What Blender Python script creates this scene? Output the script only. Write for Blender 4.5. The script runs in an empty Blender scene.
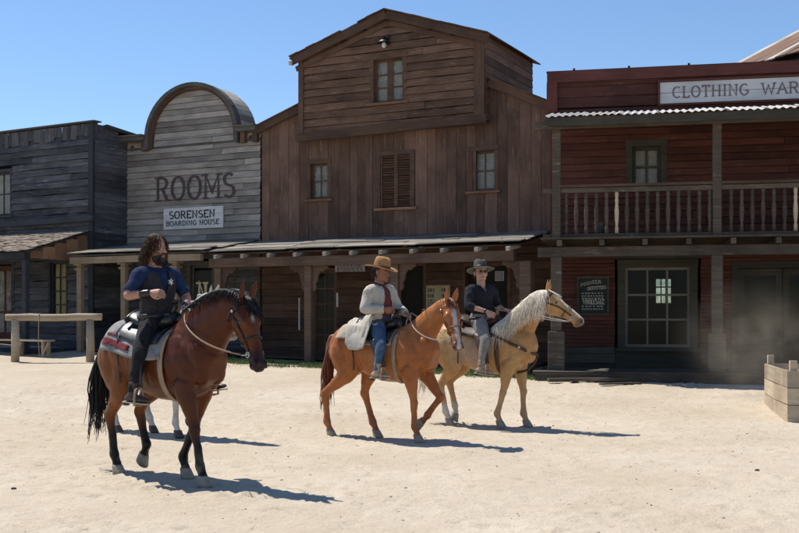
import bpy, bmesh, math, random
import numpy as np
from mathutils import Vector, Matrix, noise as mnoise

random.seed(7)
rng = np.random.default_rng(11)
S = bpy.context.scene
COL = S.collection

# ------------------------------------------------------------------ camera, sky, sun, exposure
F, U0, HV, EYE = 1100.0, 399.5, 315.0, 1.6      # focal length in photo pixels, image centre, horizon row, eye height
cam_d = bpy.data.cameras.new('camera')
cam = bpy.data.objects.new('camera', cam_d)
COL.objects.link(cam)
cam.location = (0, 0, EYE)
cam.rotation_euler = (math.radians(90), 0, 0)
cam_d.sensor_width = 36
cam_d.lens = 36 * F / 799
cam_d.shift_y = (HV - 266.5) / 799
cam_d.clip_start = 0.1
cam_d.clip_end = 3000
S.camera = cam

SUN_EL = math.radians(61)
SUN_AZ = math.atan2(-1.55, 1.20)        # compass angle of the sun from +Y towards +X
sun_to = Vector((math.sin(SUN_AZ) * math.cos(SUN_EL), math.cos(SUN_AZ) * math.cos(SUN_EL), math.sin(SUN_EL)))
W = bpy.data.worlds.new('World')
S.world = W
W.use_nodes = True
nt = W.node_tree
nt.nodes.clear()
sky = nt.nodes.new('ShaderNodeTexSky')
sky.sky_type = 'NISHITA'
sky.sun_disc = False
sky.sun_elevation = SUN_EL
sky.sun_rotation = SUN_AZ
sky.altitude = 300
sky.air_density = 1.0
sky.dust_density = 0.0
sky.ozone_density = 6.0
bg = nt.nodes.new('ShaderNodeBackground')
bg.inputs['Strength'].default_value = 0.118
wo = nt.nodes.new('ShaderNodeOutputWorld')
nt.links.new(sky.outputs[0], bg.inputs[0])
nt.links.new(bg.outputs[0], wo.inputs[0])

sun_d = bpy.data.lights.new('sun', 'SUN')
sun_d.energy = 5.0
sun_d.angle = math.radians(0.53)
sun_d.color = (1.0, 0.95, 0.875)
sun = bpy.data.objects.new('sun', sun_d)
COL.objects.link(sun)
sun.location = (-20, 20, 30)
sun.rotation_euler = (-sun_to).to_track_quat('-Z', 'Y').to_euler()

S.view_settings.view_transform = 'Standard'
S.view_settings.look = 'None'
S.view_settings.exposure = 0.32
S.view_settings.gamma = 1.0
S.view_settings.use_curve_mapping = False
S.cycles.max_bounces = 6
S.cycles.transparent_max_bounces = 10
S.cycles.volume_bounces = 1
S.cycles.volume_step_rate = 2.0

# ------------------------------------------------------------------ helpers
def tag(o, label=None, cat=None, group=None, kind=None):
    if label: o['label'] = label
    if cat: o['category'] = cat
    if group: o['group'] = group
    if kind: o['kind'] = kind
    return o

def empty(name, loc=(0, 0, 0), rz=0.0, parent=None):
    o = bpy.data.objects.new(name, None)
    o.empty_display_size = 0.2
    o.location = loc
    o.rotation_euler = (0, 0, rz)
    o.parent = parent
    COL.objects.link(o)
    return o

def link(name, me, mat=None, parent=None):
    o = bpy.data.objects.new(name, me)
    if mat is not None and not me.materials:
        me.materials.append(mat)
    o.parent = parent
    COL.objects.link(o)
    return o

class MB:
    """collects shapes; build() links them as ONE mesh object"""
    def __init__(s): s.v = []; s.f = []; s.m = []
    def add(s, verts, faces, mi=0):
        b = len(s.v)
        s.v.extend([tuple(p) for p in verts])
        s.f.extend([tuple(b + i for i in f) for f in faces])
        s.m.extend([mi] * len(faces))
    def box(s, x0, x1, y0, y1, z0, z1, mi=0):
        s.add([(x0,y0,z0),(x1,y0,z0),(x1,y1,z0),(x0,y1,z0),(x0,y0,z1),(x1,y0,z1),(x1,y1,z1),(x0,y1,z1)],
              [(0,3,2,1),(4,5,6,7),(0,1,5,4),(1,2,6,5),(2,3,7,6),(3,0,4,7)], mi)
    def prism(s, pts, y0, y1, mi=0):
        """polygon in x-z (counter-clockwise seen from -y) pushed from y0 to y1"""
        n = len(pts)
        s.add([(p[0], y0, p[1]) for p in pts] + [(p[0], y1, p[1]) for p in pts],
              [tuple(range(n)), tuple(range(2*n-1, n-1, -1))] + [(i, i+n, (i+1) % n + n, (i+1) % n) for i in range(n)], mi)
    def bar(s, p, q, w, h, up=(0, 0, 1), mi=0):
        p = Vector(p); q = Vector(q); t = (q - p).normalized(); up = Vector(up)
        a = t.cross(up)
        if a.length < 1e-4: a = t.cross(Vector((1, 0, 0)))
        a.normalize(); b = a.cross(t)
        vs = []
        for c in (p, q):
            for sx, sz in ((-1,-1),(1,-1),(1,1),(-1,1)):
                vs.append(c + a*sx*w/2 + b*sz*h/2)
        s.add(vs, [(0,1,2,3),(7,6,5,4),(0,4,5,1),(1,5,6,2),(2,6,7,3),(3,7,4,0)], mi)
    def tube(s, pts, r, n=8, cap=True, lat=None, flat=1.0, mi=0):
        """round tube through pts; r is a number or one per point"""
        P = [Vector(p) for p in pts]
        R = [r]*len(P) if isinstance(r, (int, float)) else list(r)
        rings = []
        a = None
        for i, p in enumerate(P):
            t = (P[min(i+1, len(P)-1)] - P[max(i-1, 0)])
            if t.length < 1e-9: t = Vector((0, 0, 1))
            t.normalize()
            if lat is not None: a0 = Vector(lat)
            elif a is None:
                a0 = Vector((0, 0, 1)) if abs(t.z) < .9 else Vector((1, 0, 0))
            else: a0 = a
            a = (a0 - t*a0.dot(t))
            if a.length < 1e-5: a = t.orthogonal()
            a.normalize(); b = t.cross(a)
            rings.append([p + a*R[i]*math.cos(k*2*math.pi/n) + b*R[i]*flat*math.sin(k*2*math.pi/n) for k in range(n)])
        s.rings(rings, cap, mi)
    def rings(s, rings, cap=True, mi=0, closed=True):
        n = len(rings[0]); vs = [p for r in rings for p in r]; fs = []
        for i in range(len(rings)-1):
            for k in range(n if closed else n-1):
                fs.append((i*n+k, i*n+(k+1) % n, (i+1)*n+(k+1) % n, (i+1)*n+k))
        if cap:
            fs.append(tuple(range(n-1, -1, -1)))
            fs.append(tuple((len(rings)-1)*n+k for k in range(n)))
        s.add(vs, fs, mi)
    def lathe(s, prof, c, n=16, mi=0, ax=1.0, ay=1.0):
        s.rings([[(c[0]+r*ax*math.cos(k*2*math.pi/n), c[1]+r*ay*math.sin(k*2*math.pi/n), c[2]+z) for k in range(n)] for r, z in prof], True, mi)
    def ball(s, c, r, n=10, m=7, mi=0):
        rx, ry, rz = (r, r, r) if isinstance(r, (int, float)) else r
        s.rings([[(c[0]+rx*math.sin(math.pi*(j+.02)/(m-1+.04))*math.cos(k*2*math.pi/n),
                   c[1]+ry*math.sin(math.pi*(j+.02)/(m-1+.04))*math.sin(k*2*math.pi/n),
                   c[2]-rz*math.cos(math.pi*(j+.02)/(m-1+.04))) for k in range(n)] for j in range(m)], True, mi)
    def mesh(s, name):
        me = bpy.data.meshes.new(name)
        me.from_pydata(s.v, [], s.f)
        return me
    def build(s, name, mat=None, parent=None, smooth=False, fix=True):
        me = s.mesh(name)
        if isinstance(mat, (list, tuple)):
            for m in mat: me.materials.append(m)
            me.polygons.foreach_set('material_index', s.m)
            mat = None
        if fix:
            bm = bmesh.new(); bm.from_mesh(me)
            bmesh.ops.recalc_face_normals(bm, faces=bm.faces)
            bm.to_mesh(me); bm.free()
        if smooth: me.polygons.foreach_set('use_smooth', [True]*len(me.polygons))
        me.update()
        return link(name, me, mat, parent)

# ------------------------------------------------------------------ materials
def newmat(name):
    m = bpy.data.materials.new(name); m.use_nodes = True
    n = m.node_tree; n.nodes.clear()
    out = n.nodes.new('ShaderNodeOutputMaterial')
    b = n.nodes.new('ShaderNodeBsdfPrincipled')
    n.links.new(b.outputs[0], out.inputs[0])
    return m, n, b

def nd(n, t, **k):
    x = n.nodes.new(t)
    for a, v in k.items():
        if a in x.inputs: x.inputs[a].default_value = v
        else: setattr(x, a, v)
    return x

def mixc(n, fac, a, b, mode='MIX'):
    x = n.nodes.new('ShaderNodeMix'); x.data_type = 'RGBA'; x.blend_type = mode
    for sock, val in ((x.inputs[0], fac), (x.inputs[6], a), (x.inputs[7], b)):
        if isinstance(val, (int, float)): sock.default_value = val
        elif isinstance(val, tuple): sock.default_value = (*val, 1) if len(val) == 3 else val
        else: n.links.new(val, sock)
    return x.outputs[2]

def ramp(n, src, stops):
    r = n.nodes.new('ShaderNodeValToRGB')
    el = r.color_ramp.elements
    while len(el) < len(stops): el.new(0.5)
    for e, (p, c) in zip(el, stops):
        e.position = p; e.color = (c, c, c, 1) if isinstance(c, (int, float)) else (*c, 1)
    n.links.new(src, r.inputs[0])
    return r.outputs[0]

def wood(name, c1, c2, dark, rough=0.85, var=0.55, grain=14.0, wear=None, bump=0.35):
    """weathered board: grain along the board's own length, every board its own tone"""
    m, n, b = newmat(name)
    tc = nd(n, 'ShaderNodeTexCoord'); oi = nd(n, 'ShaderNodeObjectInfo')
    sc = nd(n, 'ShaderNodeVectorMath', operation='SCALE'); n.links.new(oi.outputs['Random'], sc.inputs['Scale'])
    sc.inputs[0].default_value = (37, 91, 53)
    ad = nd(n, 'ShaderNodeVectorMath', operation='ADD'); n.links.new(tc.outputs['Object'], ad.inputs[0]); n.links.new(sc.outputs[0], ad.inputs[1])
    mp = nd(n, 'ShaderNodeMapping'); mp.inputs['Scale'].default_value = (0.9, grain, grain); n.links.new(ad.outputs[0], mp.inputs[0])
    g = nd(n, 'ShaderNodeTexNoise', Scale=1.6, Detail=7.0, Roughness=0.65); n.links.new(mp.outputs[0], g.inputs['Vector'])
    g2 = nd(n, 'ShaderNodeTexNoise', Scale=1.1, Detail=4.0, Roughness=0.6); n.links.new(ad.outputs[0], g2.inputs['Vector'])
    c = mixc(n, ramp(n, g.outputs[0], [(0.3, 0), (0.7, 1)]), c1, c2)
    c = mixc(n, ramp(n, g2.outputs[0], [(0.42, 0), (0.72, 0.75)]), c, dark)
    if wear:
        g3 = nd(n, 'ShaderNodeTexNoise', Scale=3.2, Detail=8.0, Roughness=0.7)
        mp2 = nd(n, 'ShaderNodeMapping'); mp2.inputs['Scale'].default_value = (0.7, 4, 4)
        n.links.new(ad.outputs[0], mp2.inputs[0]); n.links.new(mp2.outputs[0], g3.inputs['Vector'])
        c = mixc(n, ramp(n, g3.outputs[0], [(0.57, 0), (0.70, 0.8)]), c, wear)
    v = nd(n, 'ShaderNodeMapRange'); n.links.new(oi.outputs['Random'], v.inputs[0])
    v.inputs[3].default_value = 1 - var*0.5; v.inputs[4].default_value = 1 + var*0.45
    vm = nd(n, 'ShaderNodeVectorMath', operation='SCALE'); n.links.new(c, vm.inputs[0]); n.links.new(v.outputs[0], vm.inputs['Scale'])
    n.links.new(vm.outputs[0], b.inputs['Base Color'])
    b.inputs['Roughness'].default_value = rough
    b.inputs['Specular IOR Level'].default_value = 0.25
    bp = nd(n, 'ShaderNodeBump', Strength=bump, Distance=0.01); n.links.new(g.outputs[0], bp.inputs['Height'])
    n.links.new(bp.outputs[0], b.inputs['Normal'])
    return m

def plain(name, c, rough=0.7, metal=0.0, var=0.25, scale=6.0, bump=0.0, spec=0.35, stretch=(1, 1, 1), sheen=0.0):
    m, n, b = newmat(name)
    tc = nd(n, 'ShaderNodeTexCoord')
    mp = nd(n, 'ShaderNodeMapping'); mp.inputs['Scale'].default_value = stretch; n.links.new(tc.outputs['Object'], mp.inputs[0])
    g = nd(n, 'ShaderNodeTexNoise', Scale=scale, Detail=6.0, Roughness=0.65); n.links.new(mp.outputs[0], g.inputs['Vector'])
    lo = tuple(x*(1-var) for x in c); hi = tuple(min(1, x*(1+var)) for x in c)
    n.links.new(mixc(n, ramp(n, g.outputs[0], [(0.3, 0), (0.7, 1)]), lo, hi), b.inputs['Base Color'])
    b.inputs['Roughness'].default_value = rough; b.inputs['Metallic'].default_value = metal
    b.inputs['Specular IOR Level'].default_value = spec
    if sheen: b.inputs['Sheen Weight'].default_value = sheen
    if bump:
        bp = nd(n, 'ShaderNodeBump', Strength=bump, Distance=0.02); n.links.new(g.outputs[0], bp.inputs['Height'])
        n.links.new(bp.outputs[0], b.inputs['Normal'])
    return m

def cloth(name, c, c2=None, weave=260.0, fold=7.0, rough=0.9, bump=0.5, var=.18):
    m, n, b = newmat(name)
    tc = nd(n, 'ShaderNodeTexCoord')
    g = nd(n, 'ShaderNodeTexNoise', Scale=fold, Detail=5.0, Roughness=0.6, Distortion=0.6); n.links.new(tc.outputs['Object'], g.inputs['Vector'])
    w = nd(n, 'ShaderNodeTexNoise', Scale=weave, Detail=2.0); n.links.new(tc.outputs['Object'], w.inputs['Vector'])
    c2 = c2 or tuple(x*(1-2*var) for x in c)
    n.links.new(mixc(n, ramp(n, g.outputs[0], [(0.35, 0), (0.65, 1)]), c, c2), b.inputs['Base Color'])
    b.inputs['Roughness'].default_value = rough; b.inputs['Specular IOR Level'].default_value = 0.2
    bp = nd(n, 'ShaderNodeBump', Strength=bump, Distance=0.03); n.links.new(g.outputs[0], bp.inputs['Height'])
    bp2 = nd(n, 'ShaderNodeBump', Strength=0.15, Distance=0.002); n.links.new(w.outputs[0], bp2.inputs['Height']); n.links.new(bp.outputs[0], bp2.inputs['Normal'])
    n.links.new(bp2.outputs[0], b.inputs['Normal'])
    return m

def glassmat(name, tint=(0.85, 0.87, 0.85), dirt=0.18, dirtc=(0.32, 0.31, 0.28)):
    m, n, b = newmat(name)
    out = [x for x in n.nodes if x.type == 'OUTPUT_MATERIAL'][0]
    b.inputs['Base Color'].default_value = (*dirtc, 1); b.inputs['Roughness'].default_value = 0.8
    tr = nd(n, 'ShaderNodeBsdfTransparent'); tr.inputs[0].default_value = (*tint, 1)
    gl = nd(n, 'ShaderNodeBsdfGlossy', Roughness=0.02)
    lw = nd(n, 'ShaderNodeFresnel', IOR=1.22)
    gm = nd(n, 'ShaderNodeNewGeometry'); inv = nd(n, 'ShaderNodeMath', operation='SUBTRACT'); inv.inputs[0].default_value = 1; n.links.new(gm.outputs['Backfacing'], inv.inputs[1])
    fr = nd(n, 'ShaderNodeMath', operation='MULTIPLY'); n.links.new(lw.outputs[0], fr.inputs[0]); n.links.new(inv.outputs[0], fr.inputs[1])
    m1 = nd(n, 'ShaderNodeMixShader'); n.links.new(fr.outputs[0], m1.inputs[0]); n.links.new(tr.outputs[0], m1.inputs[1]); n.links.new(gl.outputs[0], m1.inputs[2])
    tc = nd(n, 'ShaderNodeTexCoord')
    g = nd(n, 'ShaderNodeTexNoise', Scale=5.0, Detail=6.0, Roughness=0.7); n.links.new(tc.outputs['Object'], g.inputs['Vector'])
    r = ramp(n, g.outputs[0], [(0.35, dirt*0.4), (0.75, min(1, dirt*1.8))])
    m2 = nd(n, 'ShaderNodeMixShader'); n.links.new(r, m2.inputs[0]); n.links.new(m1.outputs[0], m2.inputs[1]); n.links.new(b.outputs[0], m2.inputs[2])
    n.links.new(m2.outputs[0], out.inputs[0])
    return m

M = {}
M['slate'] = wood('slate_board', (.050, .051, .057), (.114, .114, .122), (.026, .027, .031), var=.8, wear=(.23, .22, .21))
M['brown_shaded'] = wood('shaded_brown_board', (.066, .037, .025), (.118, .070, .049), (.034, .020, .014), var=.5)  # brown boards darkened: the shade under the porch is put into the colour
M['grey_shaded'] = wood('shaded_grey_board', (.065, .066, .068), (.115, .115, .115), (.038, .038, .040), var=.4)  # grey boards darkened the same way, porch shade in the colour
M['slate_dark'] = wood('slate_trim', (.030, .034, .042), (.055, .060, .070), (.018, .020, .024))
M['grey'] = wood('grey_board', (.235, .208, .178), (.390, .350, .302), (.128, .113, .097), var=.55, wear=(.36, .32, .27))
M['grey_trim'] = wood('grey_trim', (.080, .075, .070), (.145, .135, .120), (.045, .042, .040))
M['brown'] = wood('brown_board', (.115, .062, .040), (.205, .118, .076), (.056, .031, .021), var=.55, wear=(.27, .18, .125))
M['brown_vert'] = wood('brown_plank', (.115, .066, .047), (.190, .112, .080), (.058, .033, .024), var=.55, wear=(.25, .17, .125))
M['brown_trim'] = wood('brown_trim', (.080, .045, .030), (.140, .082, .056), (.042, .025, .018))
M['brown_sill'] = wood('brown_sill', (.20, .105, .06), (.29, .165, .095), (.11, .06, .036))
M['porch_post'] = wood('porch_post_wood', (.080, .049, .034), (.140, .090, .064), (.044, .028, .020))
M['red'] = wood('red_board', (.080, .027, .019), (.122, .044, .032), (.044, .018, .013), var=.45, wear=(.15, .085, .065))
M['red_trim'] = wood('red_trim', (.085, .028, .023), (.130, .045, .037), (.050, .018, .015))
M['balcony'] = wood('balcony_wood', (.064, .050, .037), (.118, .094, .069), (.036, .029, .023), wear=(.23, .175, .125))
M['pale'] = wood('pale_timber', (.36, .28, .19), (.52, .42, .30), (.22, .16, .105), var=.4)
M['tan_post'] = wood('tan_post_wood', (.22, .162, .105), (.33, .255, .175), (.13, .095, .062), var=.3)
M['silver'] = wood('silvered_board', (.25, .23, .20), (.43, .40, .355), (.14, .125, .105), var=.55)
M['porch_roof'] = wood('porch_roof_board', (.165, .145, .118), (.30, .27, .225), (.085, .073, .058), var=.9, wear=(.42, .39, .34))
M['shingle'] = wood('shingle_wood', (.20, .155, .115), (.36, .30, .235), (.11, .085, .065), var=.5, grain=20)
M['green_trim'] = wood('green_grey_trim', (.046, .042, .032), (.078, .071, .054), (.028, .026, .021))
M['sash'] = wood('grey_sash', (.16, .145, .118), (.24, .22, .18), (.10, .09, .073), var=.2)
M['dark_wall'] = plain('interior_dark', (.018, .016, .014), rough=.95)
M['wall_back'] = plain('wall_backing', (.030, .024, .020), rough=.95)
M['glass'] = glassmat('window_glass', dirt=.012)
M['glass_dusty'] = glassmat('dusty_window_glass', dirt=.30, dirtc=(.40, .39, .36))
M['curtain'] = cloth('curtain_cloth', (.62, .58, .48), weave=200)
M['blind'] = plain('yellow_blind', (.55, .43, .20), rough=.9, var=.12)
M['metal_roof'] = plain('corrugated_iron', (.42, .405, .38), rough=.55, metal=.1, var=.3, scale=4, bump=.2)
M['iron'] = plain('dark_iron', (.035, .035, .036), rough=.5, metal=.7)
M['paint_sign'] = wood('sign_white', (.52, .51, .50), (.64, .63, .61), (.36, .35, .34), var=.1, grain=10, bump=.15)
M['paint_letter'] = plain('letter_paint', (.066, .048, .045), rough=.85, var=.55, scale=14)
M['letter_black'] = plain('black_letter_paint', (.02, .02, .02), rough=.8, var=.3, scale=20)
M['letter_faded'] = plain('faded_letter_paint', (.17, .12, .12), rough=.85, var=.35, scale=14)
M['letter_cream'] = plain('cream_letter_paint', (.60, .54, .42), rough=.8, var=.2, scale=20)
M['chalk'] = plain('chalk_lettering', (.36, .36, .32), rough=.9, var=.4, scale=30)
M['chalkboard'] = plain('chalk_board', (.020, .024, .021), rough=.75, var=.3)
M['paper'] = plain('aged_paper', (.33, .28, .17), rough=.9, var=.2, scale=10)
M['paper_white'] = plain('white_notice', (.42, .40, .44), rough=.9, var=.15, scale=10)
M['ink'] = plain('notice_ink', (.07, .065, .07), rough=.9, var=.3, scale=30)

# ------------------------------------------------------------------ the lie of the land
def gz(x, y):
    """ground height: flat where the horses walk, a slow rise to the buildings"""
    t = (y - 16.5)
    s = 0.05*(0.5*(t + math.sqrt(t*t + 4.0)))
    return min(s, 0.9) - 0.01

# ================================================================== GROUND
def spaced(a, b, lo, hi, step, grow=1.25):
    """fine steps between lo and hi, growing outwards to a and b"""
    mid = list(np.arange(lo, hi + 1e-6, step))
    l = []; s = step; x = lo
    while x > a: s *= grow; x -= s; l.append(max(x, a))
    r = []; s = step; x = hi
    while x < b: s *= grow; x += s; r.append(min(x, b))
    return np.array(l[::-1] + mid + r)

def bumps(x, y):
    p = Vector((x, y, 0))
    h = 0.022*mnoise.noise(p*0.55) + 0.010*mnoise.noise(p*2.1 + Vector((7, 3, 1))) + 0.006*mnoise.noise(p*6.3)
    return h

def make_ground():
    xs = spaced(-500, 500, -10.5, 9.0, 0.055); ys = spaced(-60, 900, 6.2, 24.0, 0.055)
    nx, ny = len(xs), len(ys)
    V = np.zeros((ny, nx, 3))
    V[..., 0] = xs[None, :]; V[..., 1] = ys[:, None]
    for j, y in enumerate(ys):
        base = gz(0, y)
        if -2 < y < 34:
            for i, x in enumerate(xs):
                V[j, i, 2] = base + (bumps(x, y) if -14 < x < 12 else 0)
        else: V[j, :, 2] = base
    # hoof scuffs: small dishes with a raised rim
    prints = [(rng.uniform(-9, 8), rng.uniform(6.3, 22), rng.uniform(.045, .085), rng.uniform(.008, .026)) for _ in range(2600)]
    for hx, hy, yaw in ((-2.3, 10.8, 38), (-.2, 14.1, 30), (1.2, 15.6, 27), (-3.2, 14.6, 33), (1.0, 9.0, 20), (4.0, 12.5, 170), (-1.5, 8.2, 10)):   # trails the horses left behind them
        a = math.radians(yaw)
        for k in range(60):
            q = .3+k*.21; sd = (-1 if k % 2 else 1)*.14+rng.normal(0, .05)
            prints.append((hx-math.cos(a)*q+math.sin(a)*sd, hy+math.sin(a)*q+math.cos(a)*sd, .07, rng.uniform(.020, .036)))
    for cx, cy, r, d in prints:
        i0, i1 = np.searchsorted(xs, [cx-3*r, cx+3*r]); j0, j1 = np.searchsorted(ys, [cy-3*r, cy+3*r])
        if i1 <= i0 or j1 <= j0: continue
        q = np.sqrt((V[j0:j1, i0:i1, 0]-cx)**2 + (V[j0:j1, i0:i1, 1]-cy)**2)/r
        V[j0:j1, i0:i1, 2] += d*(-np.exp(-q**2) + 0.75*np.exp(-((q-1.4)/.5)**2))
    idx = np.arange(nx*ny).reshape(ny, nx)
    Fq = np.stack([idx[:-1, :-1], idx[:-1, 1:], idx[1:, 1:], idx[1:, :-1]], -1).reshape(-1, 4)
    me = bpy.data.meshes.new('ground')
    me.vertices.add(nx*ny); me.vertices.foreach_set('co', V.reshape(-1))
    me.loops.add(len(Fq)*4); me.loops.foreach_set('vertex_index', Fq.reshape(-1).astype(np.int32))
    me.polygons.add(len(Fq)); me.polygons.foreach_set('loop_start', np.arange(0, len(Fq)*4, 4, dtype=np.int32))
    me.polygons.foreach_set('use_smooth', np.ones(len(Fq), bool))
    me.update(); me.validate()
    m, n, b = newmat('sandy_earth')
    tc = nd(n, 'ShaderNodeTexCoord')
    big = nd(n, 'ShaderNodeTexNoise', Scale=0.35, Detail=5.0, Roughness=0.6); n.links.new(tc.outputs['Object'], big.inputs['Vector'])
    mid = nd(n, 'ShaderNodeTexNoise', Scale=3.0, Detail=7.0, Roughness=0.68); n.links.new(tc.outputs['Object'], mid.inputs['Vector'])
    fine = nd(n, 'ShaderNodeTexNoise', Scale=24.0, Detail=6.0, Roughness=0.75); n.links.new(tc.outputs['Object'], fine.inputs['Vector'])
    c = mixc(n, ramp(n, big.outputs[0], [(0.35, 0), (0.68, 1)]), (.445, .372, .276), (.545, .475, .375))
    c = mixc(n, ramp(n, mid.outputs[0], [(0.42, 0), (0.72, 0.6)]), c, (.42, .345, .255))
    c = mixc(n, ramp(n, fine.outputs[0], [(0.30, 0.55), (0.46, 0)]), c, (.29, .235, .175))
    c = mixc(n, ramp(n, fine.outputs[0], [(0.58, 0), (0.74, 0.5)]), c, (.62, .555, .455))
    vo = nd(n, 'ShaderNodeTexVoronoi', Scale=11.0, Randomness=1.0); n.links.new(tc.outputs['Object'], vo.inputs['Vector'])
    peb = ramp(n, vo.outputs['Distance'], [(0.10, 0.6), (0.20, 0)])
    sel = nd(n, 'ShaderNodeTexNoise', Scale=2.2, Detail=3.0); n.links.new(tc.outputs['Object'], sel.inputs['Vector'])
    ps = nd(n, 'ShaderNodeMath', operation='MULTIPLY'); n.links.new(peb, ps.inputs[0]); n.links.new(ramp(n, sel.outputs[0], [(0.47, 0), (0.60, 1)]), ps.inputs[1])
    c = mixc(n, ps.outputs[0], c, (.25, .205, .16))
    n.links.new(c, b.inputs['Base Color'])
    b.inputs['Roughness'].default_value = 0.95; b.inputs['Specular IOR Level'].default_value = 0.1
    b1 = nd(n, 'ShaderNodeBump', Strength=0.8, Distance=0.05); n.links.new(mid.outputs[0], b1.inputs['Height'])
    b2 = nd(n, 'ShaderNodeBump', Strength=0.5, Distance=0.016); n.links.new(fine.outputs[0], b2.inputs['Height']); n.links.new(b1.outputs[0], b2.inputs['Normal'])
    n.links.new(b2.outputs[0], b.inputs['Normal'])
    o = link('ground', me, m)
    tag(o, 'pale sandy earth of the open street', 'ground', kind='structure')
    return o
make_ground()

# ================================================================== BUILDING TOOLS
class Bld:
    """a local frame: x along the front to the right, y back into the house, z up"""
    def __init__(s, name, ox, oy, phi_deg, z0, label, cat='building', group='wooden frontier buildings along the street'):
        s.ox, s.oy, s.z0, s.phi = ox, oy, z0, math.radians(phi_deg)
        s.d = (math.cos(s.phi), math.sin(s.phi)); s.n = (-math.sin(s.phi), math.cos(s.phi))
        s.root = empty(name, (ox, oy, z0), s.phi)
        tag(s.root, label, cat, group)
    def at(s, u, v, y=0.0):
        """where the line of sight through photo pixel (u, v) meets the plane y of this house"""
        a = (u - U0)/F; c = (HV - v)/F
        t = (y + s.ox*s.n[0] + s.oy*s.n[1])/(a*s.n[0] + s.n[1])
        return ((a*t - s.ox)*s.d[0] + (t - s.oy)*s.d[1], EYE + c*t - s.z0)
    def world(s, x, y, z):
        return (s.ox + s.d[0]*x + s.n[0]*y, s.oy + s.d[1]*x + s.n[1]*y, s.z0 + z)
    def ground(s, x, y):
        w = s.world(x, y, 0); return gz(w[0], w[1]) - s.z0

def board(parent, p0, p1, width, thick, mat, name='board', side=(0, -1, 0), warp=0.006, tilt=0.0, ends=0.0, seg=4):
    """one plank from p0 to p1 (centre line of its back face), its own mesh, long axis = local x, face towards `side`"""
    p0 = Vector(p0); p1 = Vector(p1); L = (p1-p0).length
    if L < 0.01: return None
    t = (p1-p0)/L; s = Vector(side); s = (s - t*s.dot(t)).normalized()
    vs = []; fs = []
    a1, a2 = random.uniform(-1, 1)*warp, random.uniform(-1, 1)*warp
    ph = random.uniform(0, 6)
    e0, e1 = (random.uniform(-ends, ends) for _ in range(2))
    for i in range(seg+1):
        q = i/seg; x = -L/2 + L*q + (e0 if i == 0 else e1 if i == seg else 0)
        dz = a1*math.sin(q*math.pi*2+ph); dy = abs(a2)*math.sin(q*math.pi)
        for sy, sz in ((0, -1), (1, -1), (1, 1), (0, 1)):
            y = sy*thick + dy + tilt*(0.5+0.5*sz)      # local z points down on a level board
            vs.append((x, y, sz*width/2 + dz))
    for i in range(seg):
        b = i*4
        for k in range(4): fs.append((b+k, b+(k+1) % 4, b+4+(k+1) % 4, b+4+k))
    fs.append((3, 2, 1, 0)); e = seg*4; fs.append((e, e+1, e+2, e+3))
    me = bpy.data.meshes.new(name); me.from_pydata(vs, [], fs)
    o = link(name, me, mat, parent)
    face = s
    M3 = Matrix((t, face, t.cross(face))).transposed()
    o.matrix_local = Matrix.Translation((p0+p1)/2) @ M3.to_4x4()
    return o

def siding(B, x0, x1, z0, z1, pitch, mat, y=0.0, openings=(), prof=None, lap=0.012, maxlen=3.4, skipp=0.0, parent=None, slope=0.0, warp=.006, x_of=None):
    """lapped horizontal boards, each an object; openings are (xa, xb, za, zb)"""
    z = z0
    while z < z1 - 0.02:
        h = min(pitch, z1 - z); zm = z + h/2
        a, b = (x0, x1) if prof is None else prof(zm)
        if b - a > 0.05:
            cuts = [(a, b)]
            for (xa, xb, za, zb) in openings:
                if za < z + h*0.75 and zb > z + h*0.25:
                    cuts = [c for (p, q) in cuts for c in ((p, min(q, xa)), (max(p, xb), q)) if c[1]-c[0] > 0.03]
            for (p, q) in cuts:
                x = p
                while x < q - 1e-3:
                    L = random.uniform(0.55, 1.0)*maxlen
                    e = q if q - x - L < 0.5 else x + L
                    if random.random() >= skipp:
                        board(parent or B.root, (x+.003, y, zm + slope*(x-x0)), (e-.003, y, zm + slope*(e-x0)), h-.005-random.uniform(0, .006), 0.02, mat, tilt=lap*1.5+random.uniform(0, .010), warp=warp, ends=.008)
                    x = e
        z += pitch

def planks(B, x0, x1, z0f, z1f, pitch, mat, y=0.0, openings=(), parent=None, jit=.02):
    """upright boards side by side, cut round the openings"""
    x = x0
    while x < x1 - 0.02:
        w = min(pitch*random.uniform(.75, 1.25), x1 - x)
        if x1 - x - w < 0.08: w = x1 - x
        xm = x + w/2; a, b = z0f(xm), z1f(xm)
        cuts = [(a, b)]
        for (xa, xb, za, zb) in openings:
            if xa < xm < xb:
                cuts = [c for (p, q) in cuts for c in ((p, min(q, za)), (max(p, zb), q)) if c[1]-c[0] > 0.03]
        for (p, q) in cuts:
            board(parent or B.root, (xm, y, p), (xm, y, q), w-.008, .02+random.uniform(0, .014), mat, tilt=random.uniform(-.004, .004), warp=.004, name='plank')
        x += w

def wallsheet(B, x0, x1, z0, z1, y, mat, holes=(), name='wall', thick=.04, parent=None):
    """a flat wall with rectangular holes, one mesh"""
    xs = sorted({x0, x1, *[h[0] for h in holes], *[h[1] for h in holes]}); zs = sorted({z0, z1, *[h[2] for h in holes], *[h[3] for h in holes]})
    mb = MB()
    for i in range(len(xs)-1):
        for j in range(len(zs)-1):
            cx, cz = (xs[i]+xs[i+1])/2, (zs[j]+zs[j+1])/2
            if any(h[0] < cx < h[1] and h[2] < cz < h[3] for h in holes): continue
            mb.box(xs[i], xs[i+1], y, y+thick, zs[j], zs[j+1])
    return mb.build(name, mat, parent or B.root)

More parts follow.
